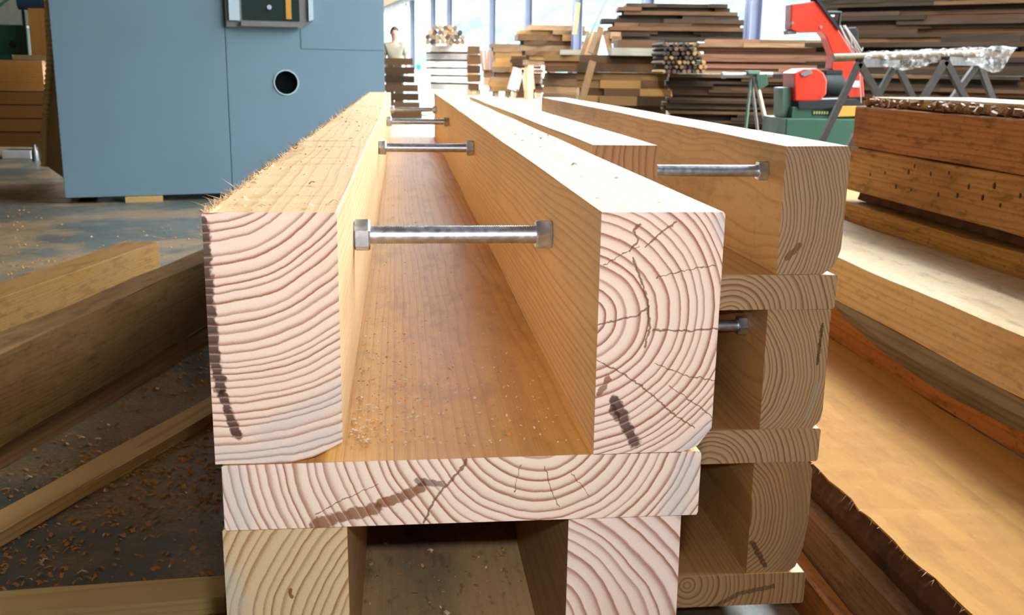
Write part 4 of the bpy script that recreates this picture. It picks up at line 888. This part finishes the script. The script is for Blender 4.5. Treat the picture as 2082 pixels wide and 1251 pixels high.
def film_mat():
    N = NT('plastic_film'); co = N.co().outputs['Object']
    f = N.noi(co, 22, 4, .6); N.fin((.86, .88, .9), .16, 0., .6, N.noi(co, 35, 4), .01, .9)
    N.b.inputs['Transmission Weight'].default_value = 0.
    tr = N.n.new('ShaderNodeBsdfTransparent'); mx = N.n.new('ShaderNodeMixShader'); N.put(mx.inputs[0], N.sm(f, .45, .72, .06, .7))
    N.l.new(tr.outputs[0], mx.inputs[1]); N.l.new(N.b.outputs[0], mx.inputs[2]); N.l.new(mx.outputs[0], N.out.inputs[0]); return N.m
fv = []; ff = []; nn, kk = 110, 22
for i in range(nn+1):
    s_ = i/nn; c = uy(1752, 117, 6.24).lerp(uy(2062, 104, 6.19), s_)
    droop = max(0, math.sin(s_*9.2-1.2))*.035+(.055 if s_ > .72 else 0)*math.sin(min(1, (s_-.72)/.28)*PI)+.018
    if s_ < .12: droop *= s_/.12
    fade = min(1, s_/.03)*(1 if s_ < .93 else max(.12, (1-s_)/.07))
    for k in range(kk):
        a_ = 2*PI*k/kk; cr_ = mnoise.noise(Vector((s_*38, math.cos(a_)*2.2, math.sin(a_)*2.2)))*.014+mnoise.noise(Vector((s_*120, math.cos(a_)*5, math.sin(a_)*5)))*.005
        R_ = .031+cr_*fade; up = math.sin(a_)
        fv.append((c.x, c.y+math.cos(a_)*R_*1.15, c.z+up*R_*fade-(droop*fade if up < 0 else 0)*(-up)+(.02 if s_ > .93 else 0)*(s_-.93)/.07))
for i in range(nn):
    for k in range(kk): ff.append((i*kk+k, i*kk+(k+1) % kk, (i+1)*kk+(k+1) % kk, (i+1)*kk+k))
fm_ = MB(); fm_.add(fv, ff); tag(fm_.build('plastic_film', film_mat(), None, smooth=True), 'crumpled clear plastic film wound round the brown pipe', 'film')

# ------------------------------------------------------------------ shavings
def chips(name, label, n, place, smin, smax, mats, seed, parent=None):
    r = random.Random(seed); mb = MB(); idx = []
    for mi, (mat, share) in enumerate(mats):
        for k in range(int(n*share)):
            q_ = place(r)
            if q_ is None: continue
            L = r.uniform(smin, smax); w_ = L*r.uniform(.15, .6); a_ = r.random()*2*PI; u_ = Vector((math.cos(a_), math.sin(a_), r.uniform(-.15, .15))); v_ = Vector((-math.sin(a_), math.cos(a_), r.uniform(-.3, .3))); h = Vector((0, 0, L*r.uniform(.05, .35)))
            o_ = Vector(q_)+Vector((0, 0, .0004+abs(u_.z)*L*.5+abs(v_.z)*w_*.5)); a0 = o_-u_*L/2; a1 = o_+u_*L/2
            mb.add([a0-v_*w_/2, a0+v_*w_/2, o_+h-v_*w_/2, o_+h+v_*w_/2, a1-v_*w_/2, a1+v_*w_/2], [(0, 2, 3, 1), (2, 4, 5, 3)]); idx += [mi, mi]
    o = mb.build(name, mats[0][0], parent)
    for m_, _ in mats[1:]: o.data.materials.append(m_)
    o.data.polygons.foreach_set('material_index', idx)
    tag(o, label, 'shavings', None, 'stuff')
M_CH1 = paint('tan_shaving', (.45, .25, .085), .8, .2); M_CH2 = paint('pale_shaving', (.66, .54, .36), .8, .2); M_CH3 = paint('orange_shaving', (.62, .25, .05), .8, .2)
def fl_place(r):
    if r.random() < .5: x, y = r.uniform(-1.1, -.16), r.uniform(1.55, 3.6)
    else: x, y = r.uniform(-4.5, -.2), 3.2+r.random()**1.3*8
    dm = Vector((x, y, 0))-MA
    if dm.y*math.cos(mang)-dm.x*math.sin(mang) > -.06 and x < .1: return None
    d_ = mnoise.noise(Vector((x*.9+3, y*.9, 2)))+.5*mnoise.noise(Vector((x*3, y*3, 5)))
    return (x, y, 0) if d_ > r.uniform(-.35, .35) else None
chips('floor_shavings', 'wood shavings strewn over the concrete floor at left', 19000, fl_place, .004, .019, ((M_CH1, .56), (M_CH2, .06), (M_CH3, .38)), 1)
def tr_place(r):
    y = .80+abs(r.gauss(.12, .16)) if r.random() < .75 else r.uniform(.8, 3.); x = r.uniform(X0+.102, XR-.002) if r.random() < .5 else X0+.1+abs(r.gauss(0, .045))+.003
    return (x, y, Z1+.0008) if x < XR-.004 else None
chips('trough_shavings', 'fine sawdust flakes on the board between the nearest beams', 1400, tr_place, .0008, .0045, ((M_CH1, .35), (M_CH2, .55), (M_CH3, .1)), 2)
def tp_place(r):
    k = r.random()
    if k < .5: return (r.uniform(X0+.003, X0+.098), D+r.random()**1.4*4, TOP+.0008)
    if k < .75: return (r.uniform(XR+.003, XR+.096), D+r.random()*4, TOP+.0008)
    return (r.uniform(XS+.005, XS+.095), 1.6+r.random()*2.6, TOP+.0008)
chips('beam_shavings', 'stray shavings lying on the tops of the girder beams', 420, tp_place, .0015, .008, ((M_CH2, .6), (M_CH1, .2), (M_CH3, .2)), 3)
def lo_place(r): return (r.uniform(x2b+.004, x2c-.004), .8+r.random()*1.6, ZL2+.0012)
chips('lower_shavings', 'dirty flakes on the brown board between the lower beams', 500, lo_place, .001, .008, ((M_CH1, .7), (M_CH2, .15), (M_CH3, .15)), 4)
